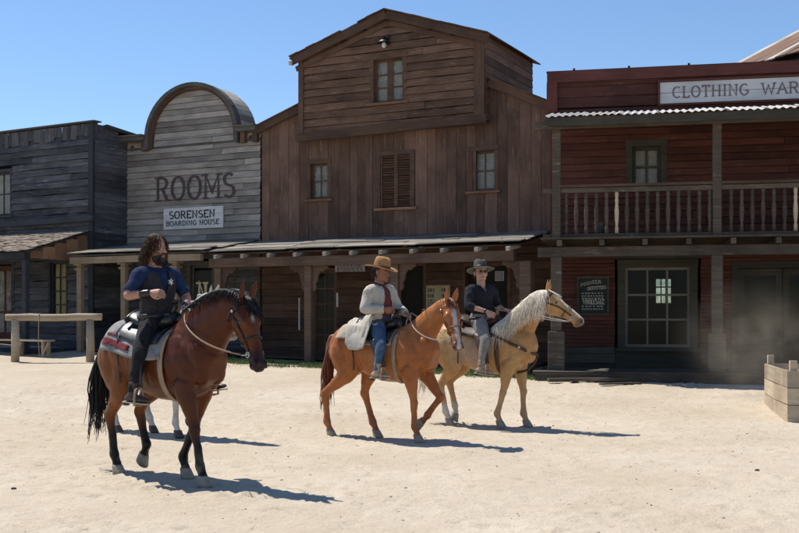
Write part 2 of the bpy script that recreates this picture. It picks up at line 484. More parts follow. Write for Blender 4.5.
def window(B, x0, x1, z0, z1, cols, rows, mat, glass, y=0.0, casing=.09, bar=.03, sill=None, back=None, backmat=None, recess=.10, stile=.05,
           name='window', midstile=0.0, label=None, rowcut=None, casemat=None):
    """casing + sash bars (one mesh) with panes, sill and what hangs behind as pieces"""
    mb = MB(); p = .035; sashb = mb
    if casemat: mb = MB()
    if casing:
        mb.box(x0-casing, x0, y-p-.006, y+recess+.03, z0-casing*.2, z1+casing)
        mb.box(x1, x1+casing, y-p-.006, y+recess+.03, z0-casing*.2, z1+casing)
        mb.box(x0-casing-.012, x1+casing+.012, y-p-.02, y+recess+.03, z1+.001, z1+casing*1.05)
        mb.box(x0, x1, y-p+.004, y+recess+.03, z0-casing*.2, z0)
    caseb = mb; mb = sashb
    yb = y + recess
    mb.box(x0, x0+stile, yb-.025, yb+.02, z0, z1); mb.box(x1-stile, x1, yb-.025, yb+.02, z0, z1)
    mb.box(x0+stile, x1-stile, yb-.025, yb+.02, z1-stile, z1); mb.box(x0+stile, x1-stile, yb-.025, yb+.02, z0, z0+stile)
    xa, xb, za, zb = x0+stile, x1-stile, z0+stile, z1-stile
    vx = [xa + (xb-xa)*i/cols for i in range(1, cols)]
    vz = [za + (zb-za)*q for q in (rowcut if rowcut else [i/rows for i in range(1, rows)])]
    for i, x in enumerate(vx):
        w = midstile if (midstile and 2*(i+1) == cols) else bar
        mb.box(x-w/2, x+w/2, yb-.021, yb+.016, za, zb)
    for z in vz: mb.box(xa, xb, yb-.018, yb+.012, z-bar*.55, z+bar*.55)
    o = mb.build(name, mat, B.root)
    if label: o['label'] = label
    if casemat: caseb.build('casing', casemat, o)
    X = [xa] + vx + [xb]; Z = [za] + vz + [zb]
    for i in range(len(X)-1):
        for j in range(len(Z)-1):
            pb = MB(); pb.box(X[i]+.002, X[i+1]-.002, yb-.002, yb+.002, Z[j]+.002, Z[j+1]-.002); pb.build('pane', glass, o)
    if sill is not None:
        sb = MB(); sb.box(x0-casing-.06, x1+casing+.06, y-.10, y+.02, z0-casing*.2-.055, z0-casing*.2-.001); sb.build('sill', sill, o)
    if backmat is not None:
        cb = MB(); n = 24; rg = []
        for k in range(n+1):
            xx = xa + (xb-xa)*k/n
            rg.append([(xx, yb+.07+.015*math.sin(k*1.9), za), (xx, yb+.07+.015*math.sin(k*1.9+.5), zb)])
        cb.rings(rg, cap=False, closed=False); cb.build(back or 'curtain', backmat, o, smooth=True, fix=False)
    return o

def part(B, name, mat, fn, parent=None, smooth=False):
    mb = MB(); fn(mb); return mb.build(name, mat, parent or B.root, smooth)

def post(B, x, y, ztop, w, mat, base=None, name='post', low=-.25):
    zb = B.ground(x, y)
    def f(mb):
        mb.box(x-w/2, x+w/2, y-w/2, y+w/2, zb+low, ztop)
        if base: mb.box(x-w/2-base[0], x+w/2+base[0], y-w/2-base[0], y+w/2+base[0], zb+low, zb+base[1])
    o = part(B, name, mat, f)
    bv = o.modifiers.new('edge', 'BEVEL'); bv.width = .012; bv.segments = 1
    return o

# ------------------------------------------------------------------ stroke lettering (slab serif, sign painter's hand)
def arc(cx, cy, rx, ry, a0, a1, n=10):
    return [(cx+rx*math.cos(math.radians(a0+(a1-a0)*i/n)), cy+ry*math.sin(math.radians(a0+(a1-a0)*i/n))) for i in range(n+1)]
GL = {  # width, strokes, serif points (x, y)
 'A': (.80, [[(.06, 0), (.40, 1), (.74, 0)], [(.20, .36), (.60, .36)]], [(.06, 0), (.74, 0)]),
 'B': (.68, [[(.12, 0), (.12, 1)], [(.12, 1)] + arc(.34, .76, .24, .24, 90, -90) + [(.12, .52)], [(.12, .52)] + arc(.36, .26, .26, .26, 90, -90) + [(.12, 0)]], [(.10, 0), (.10, 1)]),
 'C': (.72, [arc(.40, .5, .33, .5, 50, 310, 16)], []),
 'D': (.74, [[(.12, 0), (.12, 1)], [(.12, 1)] + arc(.30, .5, .37, .5, 90, -90, 14) + [(.12, 0)]], [(.10, 0), (.10, 1)]),
 'E': (.64, [[(.12, 0), (.12, 1)], [(.12, 1), (.56, 1), (.56, .84)], [(.12, .52), (.44, .52)], [(.12, 0), (.58, 0), (.58, .17)]], [(.10, 0), (.10, 1)]),
 'F': (.62, [[(.12, 0), (.12, 1)], [(.12, 1), (.56, 1), (.56, .84)], [(.12, .52), (.44, .52)]], [(.12, 0), (.10, 1)]),
 'G': (.76, [arc(.40, .5, .33, .5, 50, 330, 16) + [(.70, .42), (.46, .42)]], []),
 'H': (.80, [[(.14, 0), (.14, 1)], [(.66, 0), (.66, 1)], [(.14, .5), (.66, .5)]], [(.14, 0), (.14, 1), (.66, 0), (.66, 1)]),
 'I': (.36, [[(.18, 0), (.18, 1)]], [(.18, 0), (.18, 1)]),
 'L': (.62, [[(.14, 1), (.14, 0), (.56, 0), (.56, .18)]], [(.14, 1), (.10, 0)]),
 'M': (.92, [[(.12, 0), (.12, 1), (.46, .25), (.80, 1), (.80, 0)]], [(.12, 0), (.80, 0), (.08, 1), (.84, 1)]),
 'N': (.80, [[(.14, 0), (.14, 1), (.66, 0), (.66, 1)]], [(.14, 0), (.08, 1), (.66, 1)]),
 'O': (.78, [arc(.39, .5, .33, .5, 0, 360, 20)], []),
 'P': (.66, [[(.12, 0), (.12, 1)], [(.12, 1)] + arc(.34, .74, .25, .26, 90, -90) + [(.12, .48)]], [(.12, 0), (.10, 1)]),
 'R': (.74, [[(.12, 0), (.12, 1)], [(.12, 1)] + arc(.36, .76, .25, .24, 90, -90) + [(.12, .52)], [(.36, .52), (.64, 0)]], [(.12, 0), (.10, 1), (.66, 0)]),
 'S': (.64, [arc(.33, .76, .24, .24, 40, 250, 10) + arc(.33, .25, .26, .25, 75, -145, 12)], []),
 'T': (.68, [[(.34, 0), (.34, 1)], [(.06, .84), (.06, 1), (.62, 1), (.62, .84)]], [(.34, 0)]),
 'U': (.80, [[(.14, 1), (.14, .3)] + arc(.40, .3, .26, .3, 180, 360, 10) + [(.66, 1)]], [(.14, 1), (.66, 1)]),
 'W': (1.05, [[(.06, 1), (.29, 0), (.52, .85), (.75, 0), (.98, 1)]], [(.06, 1), (.98, 1)]),
 '-': (.4, [[(.06, .45), (.34, .45)]], []), ' ': (.42, [], []), ',': (.25, [[(.12, .08), (.08, -.1)]], []),
}
def lettering(text, x0, x1, z0, h, y, thick=.13, serif=.15, rise=None, squeeze=None):
    """flat strokes 2 mm proud of plane y, fitted between x0 and x1; rise(q) lifts letters along an arch"""
    W0 = sum(GL[c][0] for c in text) + .10*(len(text)-1); k = (x1-x0)/W0
    mb = MB(); x = x0; layer = 0
    for c in text:
        w, st, se = GL[c]; q = (x - x0 + w*k/2)/(x1-x0); dz = rise(q) if rise else 0
        T = lambda p: (x + p[0]*k, z0 + dz + p[1]*h)
        tw = thick*h; layer = 0
        for pl in st:
            P = [Vector(T(p)) for p in pl]; rows = []
            for i, p in enumerate(P):
                a = P[max(0, i-1)]; b = P[min(len(P)-1, i+1)]
                if i in (0, len(P)-1): t = (b-a).normalized(); nrm = Vector((-t.y, t.x)); m = 1
                else:
                    t1 = (P[i]-P[i-1]).normalized(); t2 = (P[i+1]-P[i]).normalized(); t = t1+t2
                    if t.length < 1e-3: t = t1
                    t.normalize(); nrm = Vector((-t.y, t.x)); m = 1/max(.45, nrm.dot(Vector((-t1.y, t1.x))))
                ww = tw*m*(.5 if abs(t.x) < .8 else .38)
                rows.append((p+nrm*ww, p-nrm*ww))
            yy = y - .002 - layer*.0006; layer += 1
            vs = []; fs = []
            for r in rows: vs += [(r[0].x, yy, r[0].y), (r[1].x, yy, r[1].y)]
            for i in range(len(rows)-1): fs.append((2*i, 2*i+1, 2*i+3, 2*i+2))
            mb.add(vs, fs)
        for p in se:
            X, Z = T(p); yy = y - .002 - layer*.0006; layer += 1
            sw = serif*h; mb.add([(X-sw, yy, Z-tw*.22), (X+sw, yy, Z-tw*.22), (X+sw, yy, Z+tw*.28), (X-sw, yy, Z+tw*.28)], [(0, 1, 2, 3)])
        x += (w+.10)*k
    return mb

# ================================================================== shared building pieces
def porch_boards(B, x0, x1, yw, zw, ye, ze, mat, rows=7, name='roof_board', sag=.03, lift=.012):
    """lapped boards laid along the front, from the wall down to the eave"""
    for r in range(rows):
        q0, q1 = r/rows, (r+1)/rows
        ya, yb = yw+(ye-yw)*q0, yw+(ye-yw)*q1; za, zb = zw+(ze-zw)*q0, zw+(ze-zw)*q1
        nrm = Vector((0, -(zw-ze), (yw-ye))).normalized()
        if nrm.z < 0: nrm = -nrm
        x = x0 + random.uniform(-.08, .05)
        end = x1 + random.uniform(-.05, .08)
        while x < end - .02:
            L = random.uniform(1.3, 3.0); e = end if end-x-L < .6 else x+L
            j = random.uniform(-.012, .012)
            board(B.root, (x+.006, (ya+yb)/2, (za+zb)/2+lift+j), (e-.006, (ya+yb)/2, (za+zb)/2+lift+j+random.uniform(-.012, .012)),
                  math.hypot(yb-ya, zb-za)*1.12, .022, mat, name=name, side=nrm, tilt=.0, warp=.014, ends=.03)
            x = e

def shingle_sheet(B, x0, x1, yw, zw, ye, ze, mat, rows=12, w=.16):
    mb = MB()
    for r in range(rows+1):
        q0, q1 = max(0, r/rows-.02), min(1.06, (r+1.25)/rows)
        x = x0 - random.uniform(0, w)
        while x < x1:
            ww = w*random.uniform(.65, 1.3); a = max(x, x0-.03); b = min(x+ww-.008, x1+.03)
            if b-a > .02 and random.random() > .015:
                q1j = q1 + random.uniform(-.02, .03); z_up = .012+random.uniform(0, .008); z_lo = .030+random.uniform(0, .022)
                A = Vector((a, yw+(ye-yw)*q0, zw+(ze-zw)*q0+z_up)); Bp = Vector((b, A.y, A.z))
                C = Vector((b, yw+(ye-yw)*q1j, zw+(ze-zw)*q1j+z_lo)); D = Vector((a, C.y, C.z+random.uniform(-.008, .008)))
                dn = Vector((0, 0, -.014))
                mb.add([A, Bp, C, D, A+dn, Bp+dn, C+dn, D+dn], [(0, 1, 2, 3), (7, 6, 5, 4), (2, 6, 7, 3), (1, 5, 6, 2), (0, 3, 7, 4)])
            x += ww
    o = mb.build('shingles', mat, B.root); o['kind'] = 'stuff'
    return o

def bracket(B, x, y, z, sgn, mat, s=.42):
    """sawn scroll bracket between post and beam"""
    pts = [(0, 0), (s, 0), (s, -.07), (s*.80, -.09), (s*.70, -.15), (s*.52, -.13), (s*.36, -.22), (s*.30, -.36), (s*.20, -.42), (s*.24, -.52), (.05, -.60), (0, -.60)]
    P = [(x+sgn*p[0], z+p[1]) for p in pts]
    mb = MB(); mb.prism(P if sgn > 0 else P[::-1], y-.035, y+.035); return mb.build('bracket', mat, B.root)

# ================================================================== SLATE-GREY BUILDING (far left)
B = Bld('clapboard_building', -8.32, 30.0, -30.0, 0.45, 'dark slate clapboard building with ragged parapet and shingled porch roof')
LB = B
ztl = B.at(95, 122)[1]; xl, zt0 = B.at(0, 134); XL = xl - 2.2
slp = (ztl-zt0)/(0-xl); ztop = lambda x: ztl + slp*x
zband = B.at(50, 222)[1]
zpw = B.at(80, 231)[1]
wx0, wz0 = B.at(-8, 216); wx1, wz1 = B.at(11, 172)
dx0, _ = B.at(-6, 330); dx1, dz1 = B.at(13, 264)
yx0, yz0 = B.at(51, 320); yx1, yz1 = B.at(67, 262)
opens = [(wx0-.07, wx1+.07, wz0-.05, wz1+.08), (dx0, dx1, -.5, dz1), (yx0-.06, yx1+.06, yz0, yz1+.05)]
wallsheet(B, XL, 0, -.6, ztl-.75, .32, M['wall_back'])
siding(B, XL, 0, -.3, min(ztop(XL), ztl)-.42, .185, M['slate'], openings=opens, lap=.022, warp=.016, maxlen=4.2)
# last courses follow the sloping top
part(B, 'parapet_backing', M['slate_dark'], lambda mb: mb.prism([(XL, ztop(XL)-.50), (-.02, ztop(XL)-.50), (-.02, ztop(0)-.36), (XL, ztop(XL)-.36)], .012, .04))
x = XL
while x < -.05:                                         # torn upright slats under the parapet cap, some gone
    w = random.uniform(.12, .24)
    if random.random() > .05:
        z1_ = ztop(x)-.03; z0_ = ztop(x)-random.uniform(.30, .46)
        board(B.root, (x+w/2, -.03, z0_), (x+w/2+random.uniform(-.03, .03), -.03, z1_), w-.004, .016, M['slate'], name='slat', warp=.004)
    x += w
x = XL
while x < -.05:                                         # a second, tighter layer behind with a few tears
    w = random.uniform(.18, .30)
    if random.random() > .12: board(B.root, (x+w/2, .0, ztop(x)-.48), (x+w/2, .0, ztop(x)-.02-random.choice((0, 0, 0, .03))), w-.004, .014, M['slate_dark'], name='slat', warp=.003)
    x += w
board(B.root, (XL, .02, ztop(XL)), (.10, .02, ztop(0.1)), .30, .035, M['grey_trim'], name='cap_board', side=(0, 0, 1), warp=.03, seg=8)
board(B.root, (XL, -.05, zband), (.08, -.05, zband+.02), .16, .12, M['slate_dark'], name='band_board', warp=.02)
board(B.root, (-.08, -.015, -.4), (-.08, -.015, ztl-.02), .18, .05, M['slate_dark'], name='corner_board')
# right flank
zs1 = LB.at(130, 131, 1.2)[1]
for k in range(int((ztl+.3)/.185)):
    z = -.3+.185*k
    topy = 6.0 if z+.18 < ztl-.35 else max(0, (ztl-z-.1)/.35*2.2)
    if topy > .1: board(B.root, (.0, .0, z+.09), (.0, min(6.0, topy), z+.09), .192, .02, M['slate'], side=(1, 0, 0), tilt=.018, warp=.01)
wallsheet(B, XL, 0, -.6, ztl-.5, 6.0, M['wall_back'], name='back_wall')
part(B, 'flank_wall', M['wall_back'], lambda mb: mb.box(-.06, -.012, .33, 6.0, -.6, ztl-.5)); part(B, 'flank_wall', M['wall_back'], lambda mb: mb.box(XL, XL+.04, .33, 6.0, -.6, ztl-.5))
part(B, 'roof', M['slate_dark'], lambda mb: mb.add([(XL, .36, ztl-.5), (.12, .36, ztl-.02), (.12, 6.2, ztl-.55), (XL, 6.2, ztl-.9), (XL, .36, ztl-.58), (.12, .36, ztl-.10), (.12, 6.2, ztl-.63), (XL, 6.2, ztl-.98)],
     [(0, 1, 2, 3), (7, 6, 5, 4), (0, 4, 5, 1), (1, 5, 6, 2), (2, 6, 7, 3), (3, 7, 4, 0)]))
window(B, wx0, wx1, wz0, wz1, 2, 2, M['slate_dark'], M['glass_dusty'], backmat=M['curtain'], sill=M['slate_dark'])
window(B, yx0, yx1, yz0, yz1, 2, 4, M['slate_dark'], M['glass'], y=0, casing=.06, backmat=M['blind'], back='blind', recess=.06)
dr = part(B, 'door', M['red'], lambda mb: (mb.box(dx0, dx0+.12, .05, .10, -.3, dz1-.05), mb.box(dx1-.14, dx1-.02, .05, .10, -.3, dz1-.05), mb.box(dx0+.12, dx1-.14, .05, .10, dz1-.2, dz1-.05),
        mb.box(dx0+.12, dx1-.14, .055, .095, -.3, .65), mb.box((dx0+dx1)/2-.03, (dx0+dx1)/2+.03, .05, .10, .65, dz1-.2), mb.box(dx0+.12, dx1-.14, .05, .10, 1.2, 1.26)))
part(B, 'pane', M['glass_dusty'], lambda mb: mb.box(dx0+.12, dx1-.14, .07, .075, .65, dz1-.2), parent=dr)
part(B, 'door_frame', M['slate_dark'], lambda mb: (mb.box(dx1, dx1+.09, -.05, .12, -.3, dz1+.08), mb.box(dx0-.1, dx1, -.05, .12, dz1+.001, dz1+.08)))
# porch
YE = -2.0
pxr, pze = B.at(45, 249, YE)
pxr = -.35
shingle_sheet(B, XL, pxr+.25, -.03, zpw, YE-.18, pze-.02, M['shingle'], rows=12)
part(B, 'roof_deck', M['slate_dark'], lambda mb: mb.add([(XL, -.03, zpw-.03), (pxr+.2, -.03, zpw-.03), (pxr+.2, YE-.12, pze-.03), (XL, YE-.12, pze-.03), (XL, -.03, zpw-.07), (pxr+.2, -.03, zpw-.07), (pxr+.2, YE-.12, pze-.07), (XL, YE-.12, pze-.07)],
     [(0, 1, 2, 3), (7, 6, 5, 4), (0, 4, 5, 1), (1, 5, 6, 2), (2, 6, 7, 3), (3, 7, 4, 0)]))
for k in range(5):                                      # boards closing the porch's end
    y0, y1 = YE*k/5, YE*(k+1)/5; ym = (y0+y1)/2; zt_ = zpw+(pze-zpw)*(ym/YE)-.08
    board(B.root, (pxr+.12, ym, pze-.22), (pxr+.12, ym, zt_), .40, .02, M['brown_sill'], name='end_board', side=(1, 0, 0))
board(B.root, (XL, YE-.06, pze-.16), (pxr+.1, YE-.06, pze-.16), .18, .12, M['slate_dark'], name='beam', warp=.02)
for xx in (pxr-.06, pxr-2.9, pxr-5.6): post(B, xx, YE, pze-.25, .15, M['slate_dark'])
part(B, 'porch_floor', M['slate_dark'], lambda mb: mb.box(XL, pxr+.2, YE+.1, -.03, -.5, B.ground(-2, -1)+.02))

# ================================================================== GREY BOARDING HOUSE
B = Bld('boarding_house', -7.98, 31.23, -26.57, 0.45, 'weathered grey clapboard boarding house with arched parapet and painted word ROOMS')
RB = B; W4 = 4.83
acx, acz = B.at(195, 136); ax0 = B.at(150, 133)[0]; ax1 = B.at(240, 133)[0]; acx = (ax0+ax1)/2; ar = (ax1-ax0)/2; ah = B.at(194, 85)[1]-acz
zc = B.at(190, 146)[1]                                   # under the cornice
zpw = B.at(190, 240)[1]
nX0, nZ0 = B.at(191, 318); nX1, nZ1 = B.at(213, 265)
oX0 = 0.18; oX1 = B.at(128, 300)[0]; oZ1 = B.at(100, 262)[1]
doorop = (oX0, oX1, -.5, oZ1)
wallsheet(B, 0, W4, -.6, acz+.03, .32, M['wall_back'])
opens = [doorop, (nX0-.05, nX1+.05, -.5, nZ1+.05)]
siding(B, .0, W4-.0, -.3, zpw-.2, .165, M['grey_shaded'], openings=opens, lap=.016, maxlen=4.6, warp=.008)
siding(B, .0, W4-.0, zpw-.2, zc, .165, M['grey'], openings=opens, lap=.016, maxlen=4.6, warp=.008)
board(B.root, (0.0, -.006, zc+.02), (W4, -.006, zc+.02), .05, .03, M['grey_trim'], name='string_board')
siding(B, 0, W4, zc+.05, acz, .16, M['grey'], lap=.012, maxlen=4.6, y=.01)
def prof(z):
    q = min(1, max(0, (z-acz)/(ah-.04))); h = ar*math.sqrt(max(0, 1-q*q))*.94
    return acx-h, acx+h
siding(B, 0, 0, acz, acz+ah-.1, .155, M['grey'], y=.03, prof=prof, lap=.012, maxlen=4.0)
pts = [(acx-ar*.9, acz-.25), (acx+ar*.9, acz-.25)]+[(acx+ar*.96*math.cos(t), acz+ah*.96*math.sin(t)) for t in np.linspace(0, math.pi, 25)]
part(B, 'arch_backing', M['wall_back'], lambda mb: mb.prism(pts, .05, .09))
def hoop(mb, r0, r1, y0, y1, drop=.0, n=30):
    th = np.linspace(-drop, math.pi+drop, n)
    rg = []
    for t in th:
        c, s = math.cos(t), math.sin(t)
        if s < 0: c, s = (1 if c > 0 else -1), s*1.0
        rg.append([(acx+ar*r0*c, y0, acz+ah*r0*s), (acx+ar*r1*c, y0, acz+ah*r1*s), (acx+ar*r1*c, y1, acz+ah*r1*s), (acx+ar*r0*c, y1, acz+ah*r0*s)])
    mb.rings(rg, True)
part(B, 'arch_moulding', M['grey_trim'], lambda mb: hoop(mb, .955, 1.03, -.20, .02, .22))
part(B, 'arch_bead', M['brown_trim'], lambda mb: hoop(mb, .90, .957, -.10, .02, .2))
for k in range(26):                                     # boards bent over the barrel behind the arch
    t0, t1 = math.pi*k/26, math.pi*(k+1)/26; tm = (t0+t1)/2
    p = Vector((acx+ar*math.cos(tm), .02, acz+ah*math.sin(tm))); nrm = Vector((math.cos(tm)/ar, 0, math.sin(tm)/ah)).normalized()
    Lw = math.hypot(ar*(math.cos(t0)-math.cos(t1)), ah*(math.sin(t0)-math.sin(t1)))
    board(B.root, p, p+Vector((0, .75, 0)), Lw*.97, .02, M['silver'] if k < 18 else M['grey_trim'], name='barrel_board', side=nrm, warp=.003, ends=.02)
zcl = B.at(132, 140)[1]; zcr = B.at(250, 130)[1]
for (xa, xb) in ((-.12, ax0-.02), (ax1+.02, W4+.0)):     # two lengths of cornice with blocks and roundels
    board(B.root, (xa, .0, acz+.02), (xb, .0, acz+.02), .10, .30, M['grey_trim'], name='cornice')
    board(B.root, (xa-.02, .0, acz+.10), (xb, .0, acz+.10), .05, .36, M['grey_trim'], name='cornice')
    for xx in ((xa+.16), (xb-.10)):
        part(B, 'cornice_block', M['brown_trim'], lambda mb: mb.prism([(xx-.07, acz-.32), (xx+.07, acz-.32), (xx+.07, acz-.03), (xx-.07, acz-.03)], -.16, -.02))
    xm = (xa+xb)/2 + .03
    part(B, 'roundel', M['brown_trim'], lambda mb: mb.prism([(xm+.085*math.cos(t), acz-.20+.085*math.sin(t)) for t in np.linspace(0, 2*math.pi, 14)[:-1]], -.035, -.006))
board(B.root, (.05, -.012, -.3), (.05, -.012, acz-.34), .11, .05, M['grey_trim'], name='corner_board')
part(B, 'flank_wall', M['grey_trim'], lambda mb: mb.box(-.0, .05, .33, 6.5, -.6, acz-.12)); part(B, 'flank_wall', M['grey_trim'], lambda mb: mb.box(W4-.05, W4, .33, 6.5, -.6, acz-.12))
wallsheet(B, 0, W4, -.6, acz-.3, 6.5, M['wall_back'], name='back_wall')
part(B, 'roof', M['grey_trim'], lambda mb: mb.box(.0, W4, .1, 6.6, acz-.11, acz-.05))
lx0, lz0 = B.at(157, 201); lx1, lz1 = B.at(236, 196); lzt = B.at(196, 175)[1]
lettering('ROOMS', lx0, lx1, B.at(196, 199)[1], .62, -.057, thick=.135, serif=.17).build('painted_lettering', M['paint_letter'], B.root, fix=False)
# ground floor: dark doorway, framed door with the letter N
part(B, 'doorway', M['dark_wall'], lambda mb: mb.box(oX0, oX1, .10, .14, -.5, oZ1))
part(B, 'door_frame', M['grey_trim'], lambda mb: (mb.box(oX0-.0, oX0+.09, -.05, .1, -.5, oZ1), mb.box(oX1-.09, oX1, -.05, .1, -.5, oZ1), mb.box(oX0, oX1, -.06, .1, oZ1+.001, oZ1+.1)))
w_ = window(B, nX0, nX1, .55, nZ1, 1, 1, M['grey_trim'], M['glass'], casing=.10, recess=.07, stile=.07, name='door_window')
n0, m0 = B.at(196.5, 300); n1, m1 = B.at(206, 283)
lettering('N', n0, n1, m0, m1-m0, .055, thick=.24, serif=.2).build('window_letter', M['letter_cream'], w_, fix=False)
part(B, 'door_panel', M['grey_trim'], lambda mb: mb.box(nX0-.05, nX1+.05, .0, .05, -.5, .53))
# porch
YE = -2.25; pz = B.at(120, 253, YE)[1]; px0 = B.at(76, 255, YE)[0]; px1 = W4+.0
zpw2 = pz+.36
porch_boards(B, px0-.1, px1, -.02, zpw2, YE-.22, pz, M['porch_roof'], rows=8)
part(B, 'roof_deck', M['grey_trim'], lambda mb: mb.add([(px0, -.02, zpw2-.03), (px1, -.02, zpw2-.03), (px1, YE-.15, pz-.03), (px0, YE-.15, pz-.03), (px0, -.02, zpw2-.06), (px1, -.02, zpw2-.06), (px1, YE-.15, pz-.06), (px0, YE-.15, pz-.06)],
     [(0, 1, 2, 3), (7, 6, 5, 4), (0, 4, 5, 1), (1, 5, 6, 2), (2, 6, 7, 3), (3, 7, 4, 0)]))
board(B.root, (px0-.05, YE-.06, pz-.17), (px1-.15, YE-.06, pz-.17), .17, .12, M['tan_post'], name='beam', warp=.01)
for u in (80.5, 124.5, 176):
    xx = B.at(u, 300, YE)[0]
    post(B, xx, YE, pz-.26, .15, M['tan_post'], base=None)
    part(B, 'post_cap', M['tan_post'], lambda mb: (mb.box(xx-.11, xx+.11, YE-.11, YE+.11, pz-.42, pz-.37), mb.box(xx-.13, xx+.13, YE-.13, YE+.13, pz-.30, pz-.258)))

for k in range(9):  # dark floor added to cut ground bounce and deepen the porch shade
    y_ = -.12-.235*k; board(B.root, (px0, y_, B.ground(2, -1)+.03), (px1, y_, B.ground(2, -1)+.03), .23, .03, M['grey_shaded'], name='added_floor_board', side=(0, 0, 1))

# ================================================================== TALL BROWN HOUSE
B = Bld('gabled_house', -3.64, 29.06, -26.57, 0.40, 'tall brown plank house with jutting gabled attic and plank porch')
MBD = B; XR = B.at(551, 150)[0]
YB = -.30                                                # the attic juts out over the planks
bl = B.at(303.5, 137, YB); br = B.at(484, 119, YB); el = B.at(299, 60, YB); er = B.at(481, 33, YB); pk = B.at(386, 17, YB)
bx0, bx1 = (bl[0]+el[0])/2, (br[0]+er[0])/2 + .06
zb0 = bl[1]; zb1 = br[1]; ze = (el[1]+er[1])/2; zpk = pk[1]; xpk = (bx0+bx1)/2
wl = B.at(262, 127); wr = B.at(549, 103)
zl_in = B.at(301, 106)[1]; zr_in = B.at(486, 82)[1]
def zwing(x):
    if x < bx0: return wl[1] + (zl_in-wl[1])*x/bx0
    if x > bx1: return zr_in + (wr[1]-zr_in)*(x-bx1)/(XR-bx1)
    return zb0 + .25
zpw = B.at(400, 238)[1]
def px(u0_, v0_, u1_, v1_, y=0): a = B.at(u0_, v0_, y); b = B.at(u1_, v1_, y); return a[0], b[0], a[1], b[1]
w1 = px(311, 199, 328, 163); w2 = px(381, 207, 412, 154); w3 = px(473, 191, 495, 150)
opens_up = [(w[0]-.03, w[1]+.03, w[2]-.02, w[3]+.03) for w in (w1, w2, w3)]
planks(B, 0.02, XR, lambda x: zpw-.15, lambda x: zwing(x)-.05, .27, M['brown_vert'], openings=opens_up)
wallsheet(B, 0.02, XR, -.6, zpw+1.0, .34, M['wall_back'])
part(B, 'wall_core', M['wall_back'], lambda mb: mb.prism([(.02, zpw+1.0), (XR, zpw+1.0), (XR, wr[1]-.1), (bx1, zr_in-.1), (bx0, zl_in-.1), (.02, wl[1]-.1)], .34, .38))
window(B, *w1, 2, 2, M['brown_trim'], M['glass_dusty'], casing=.10, sill=M['brown_sill'], backmat=M['curtain'])
window(B, *w3, 2, 2, M['brown_trim'], M['glass_dusty'], casing=.10, sill=M['brown_sill'], backmat=M['curtain'])
# louvred shutters in the middle
sh = part(B, 'shutter_window', M['brown_trim'], lambda mb: (mb.box(w2[0]-.09, w2[0], -.05, .06, w2[2]-.04, w2[3]+.10), mb.box(w2[1], w2[1]+.09, -.05, .06, w2[2]-.04, w2[3]+.10),
     mb.box(w2[0], w2[1], -.05, .06, w2[3]+.001, w2[3]+.10), mb.box((w2[0]+w2[1])/2-.05, (w2[0]+w2[1])/2+.05, -.03, .05, w2[2], w2[3]),
     mb.box(w2[0], w2[0]+.05, -.03, .05, w2[2], w2[3]), mb.box(w2[1]-.05, w2[1], -.03, .05, w2[2], w2[3])))
part(B, 'sill', M['brown_sill'], lambda mb: mb.box(w2[0]-.15, w2[1]+.15, -.10, .02, w2[2]-.10, w2[2]-.041), parent=sh)
xm = (w2[0]+w2[1])/2
for (a, b) in ((w2[0]+.05, xm-.05), (xm+.05, w2[1]-.05)):
    for k in range(20):
        z = w2[2]+.03+(w2[3]-w2[2]-.06)*k/19
        board(sh, (a, .0, z), (b, .0, z+random.uniform(-.006, .006)), .055, .010, M['brown_trim'], name='louvre', side=(0, -.75, -.65), warp=.002, seg=1)
# attic box
wa = px(374, 103, 403, 57, YB)
def attprof(z):
    if z <= ze: return bx0, bx1
    q = (z-ze)/(zpk-ze); return bx0+(xpk-bx0)*q, bx1-(bx1-xpk)*q
siding(B, bx0+.02, bx1-.02, zb0+.04, zpk-.05, .19, M['brown'], y=YB, openings=[(wa[0]-.06, wa[1]+.06, wa[2]-.03, wa[3]-.04)], prof=attprof, lap=.022, warp=.012, maxlen=4.0)
DEP = 3.3
part(B, 'attic_core', M['wall_back'], lambda mb: mb.prism([(bx0+.03, zb0+.05), (bx1-.03, zb0+.05), (bx1-.03, ze), (xpk, zpk-.08), (bx0+.03, ze)], YB+.33, YB+.38))
k = 0; z = zb0+.05
while z < ze-.02:                                        # flank boards of the attic
    for xs_, sd in ((bx1-.02, 1), (bx0+.02, -1)):
        board(B.root, (xs_, YB+.0, z+.1), (xs_, YB+DEP, z+.1), .20, .02, M['brown'], side=(sd, 0, 0), tilt=.016, warp=.012)
    z += .19
part(B, 'flank_wall', M['wall_back'], lambda mb: mb.box(bx0+.03, bx0+.06, YB+.4, YB+DEP, zb0, ze)); part(B, 'flank_wall', M['wall_back'], lambda mb: mb.box(bx1-.06, bx1-.03, YB+.4, YB+DEP, zb0, ze))
part(B, 'attic_back', M['brown'], lambda mb: mb.prism([(bx0+.03, zb0), (bx1-.03, zb0), (bx1-.03, ze), (xpk, zpk-.05), (bx0+.03, ze)], YB+DEP-.05, YB+DEP))
part(B, 'attic_soffit', M['brown_trim'], lambda mb: mb.box(bx0, bx1, YB+.02, .35, zb0-.02, zb0+.03))
board(B.root, (bx0-.12, YB-.03, zb0-.02), (bx1+.06, YB-.03, zb1-.0), .20, .06, M['brown_trim'], name='skirt_board', warp=.02)
board(B.root, (bx0+.03, YB-.028, zb0), (bx0+.03, YB-.028, ze), .14, .05, M['brown_trim'], name='corner_board')
board(B.root, (bx1-.12, YB-.028, zb0), (bx1-.12, YB-.028, ze+.06), .26, .05, M['brown_trim'], name='corner_board')
rx0, rx1 = bx0-.20, bx1+.16; zr = ze-.02
sl = (zpk+.10-(zr))/(xpk-rx0)
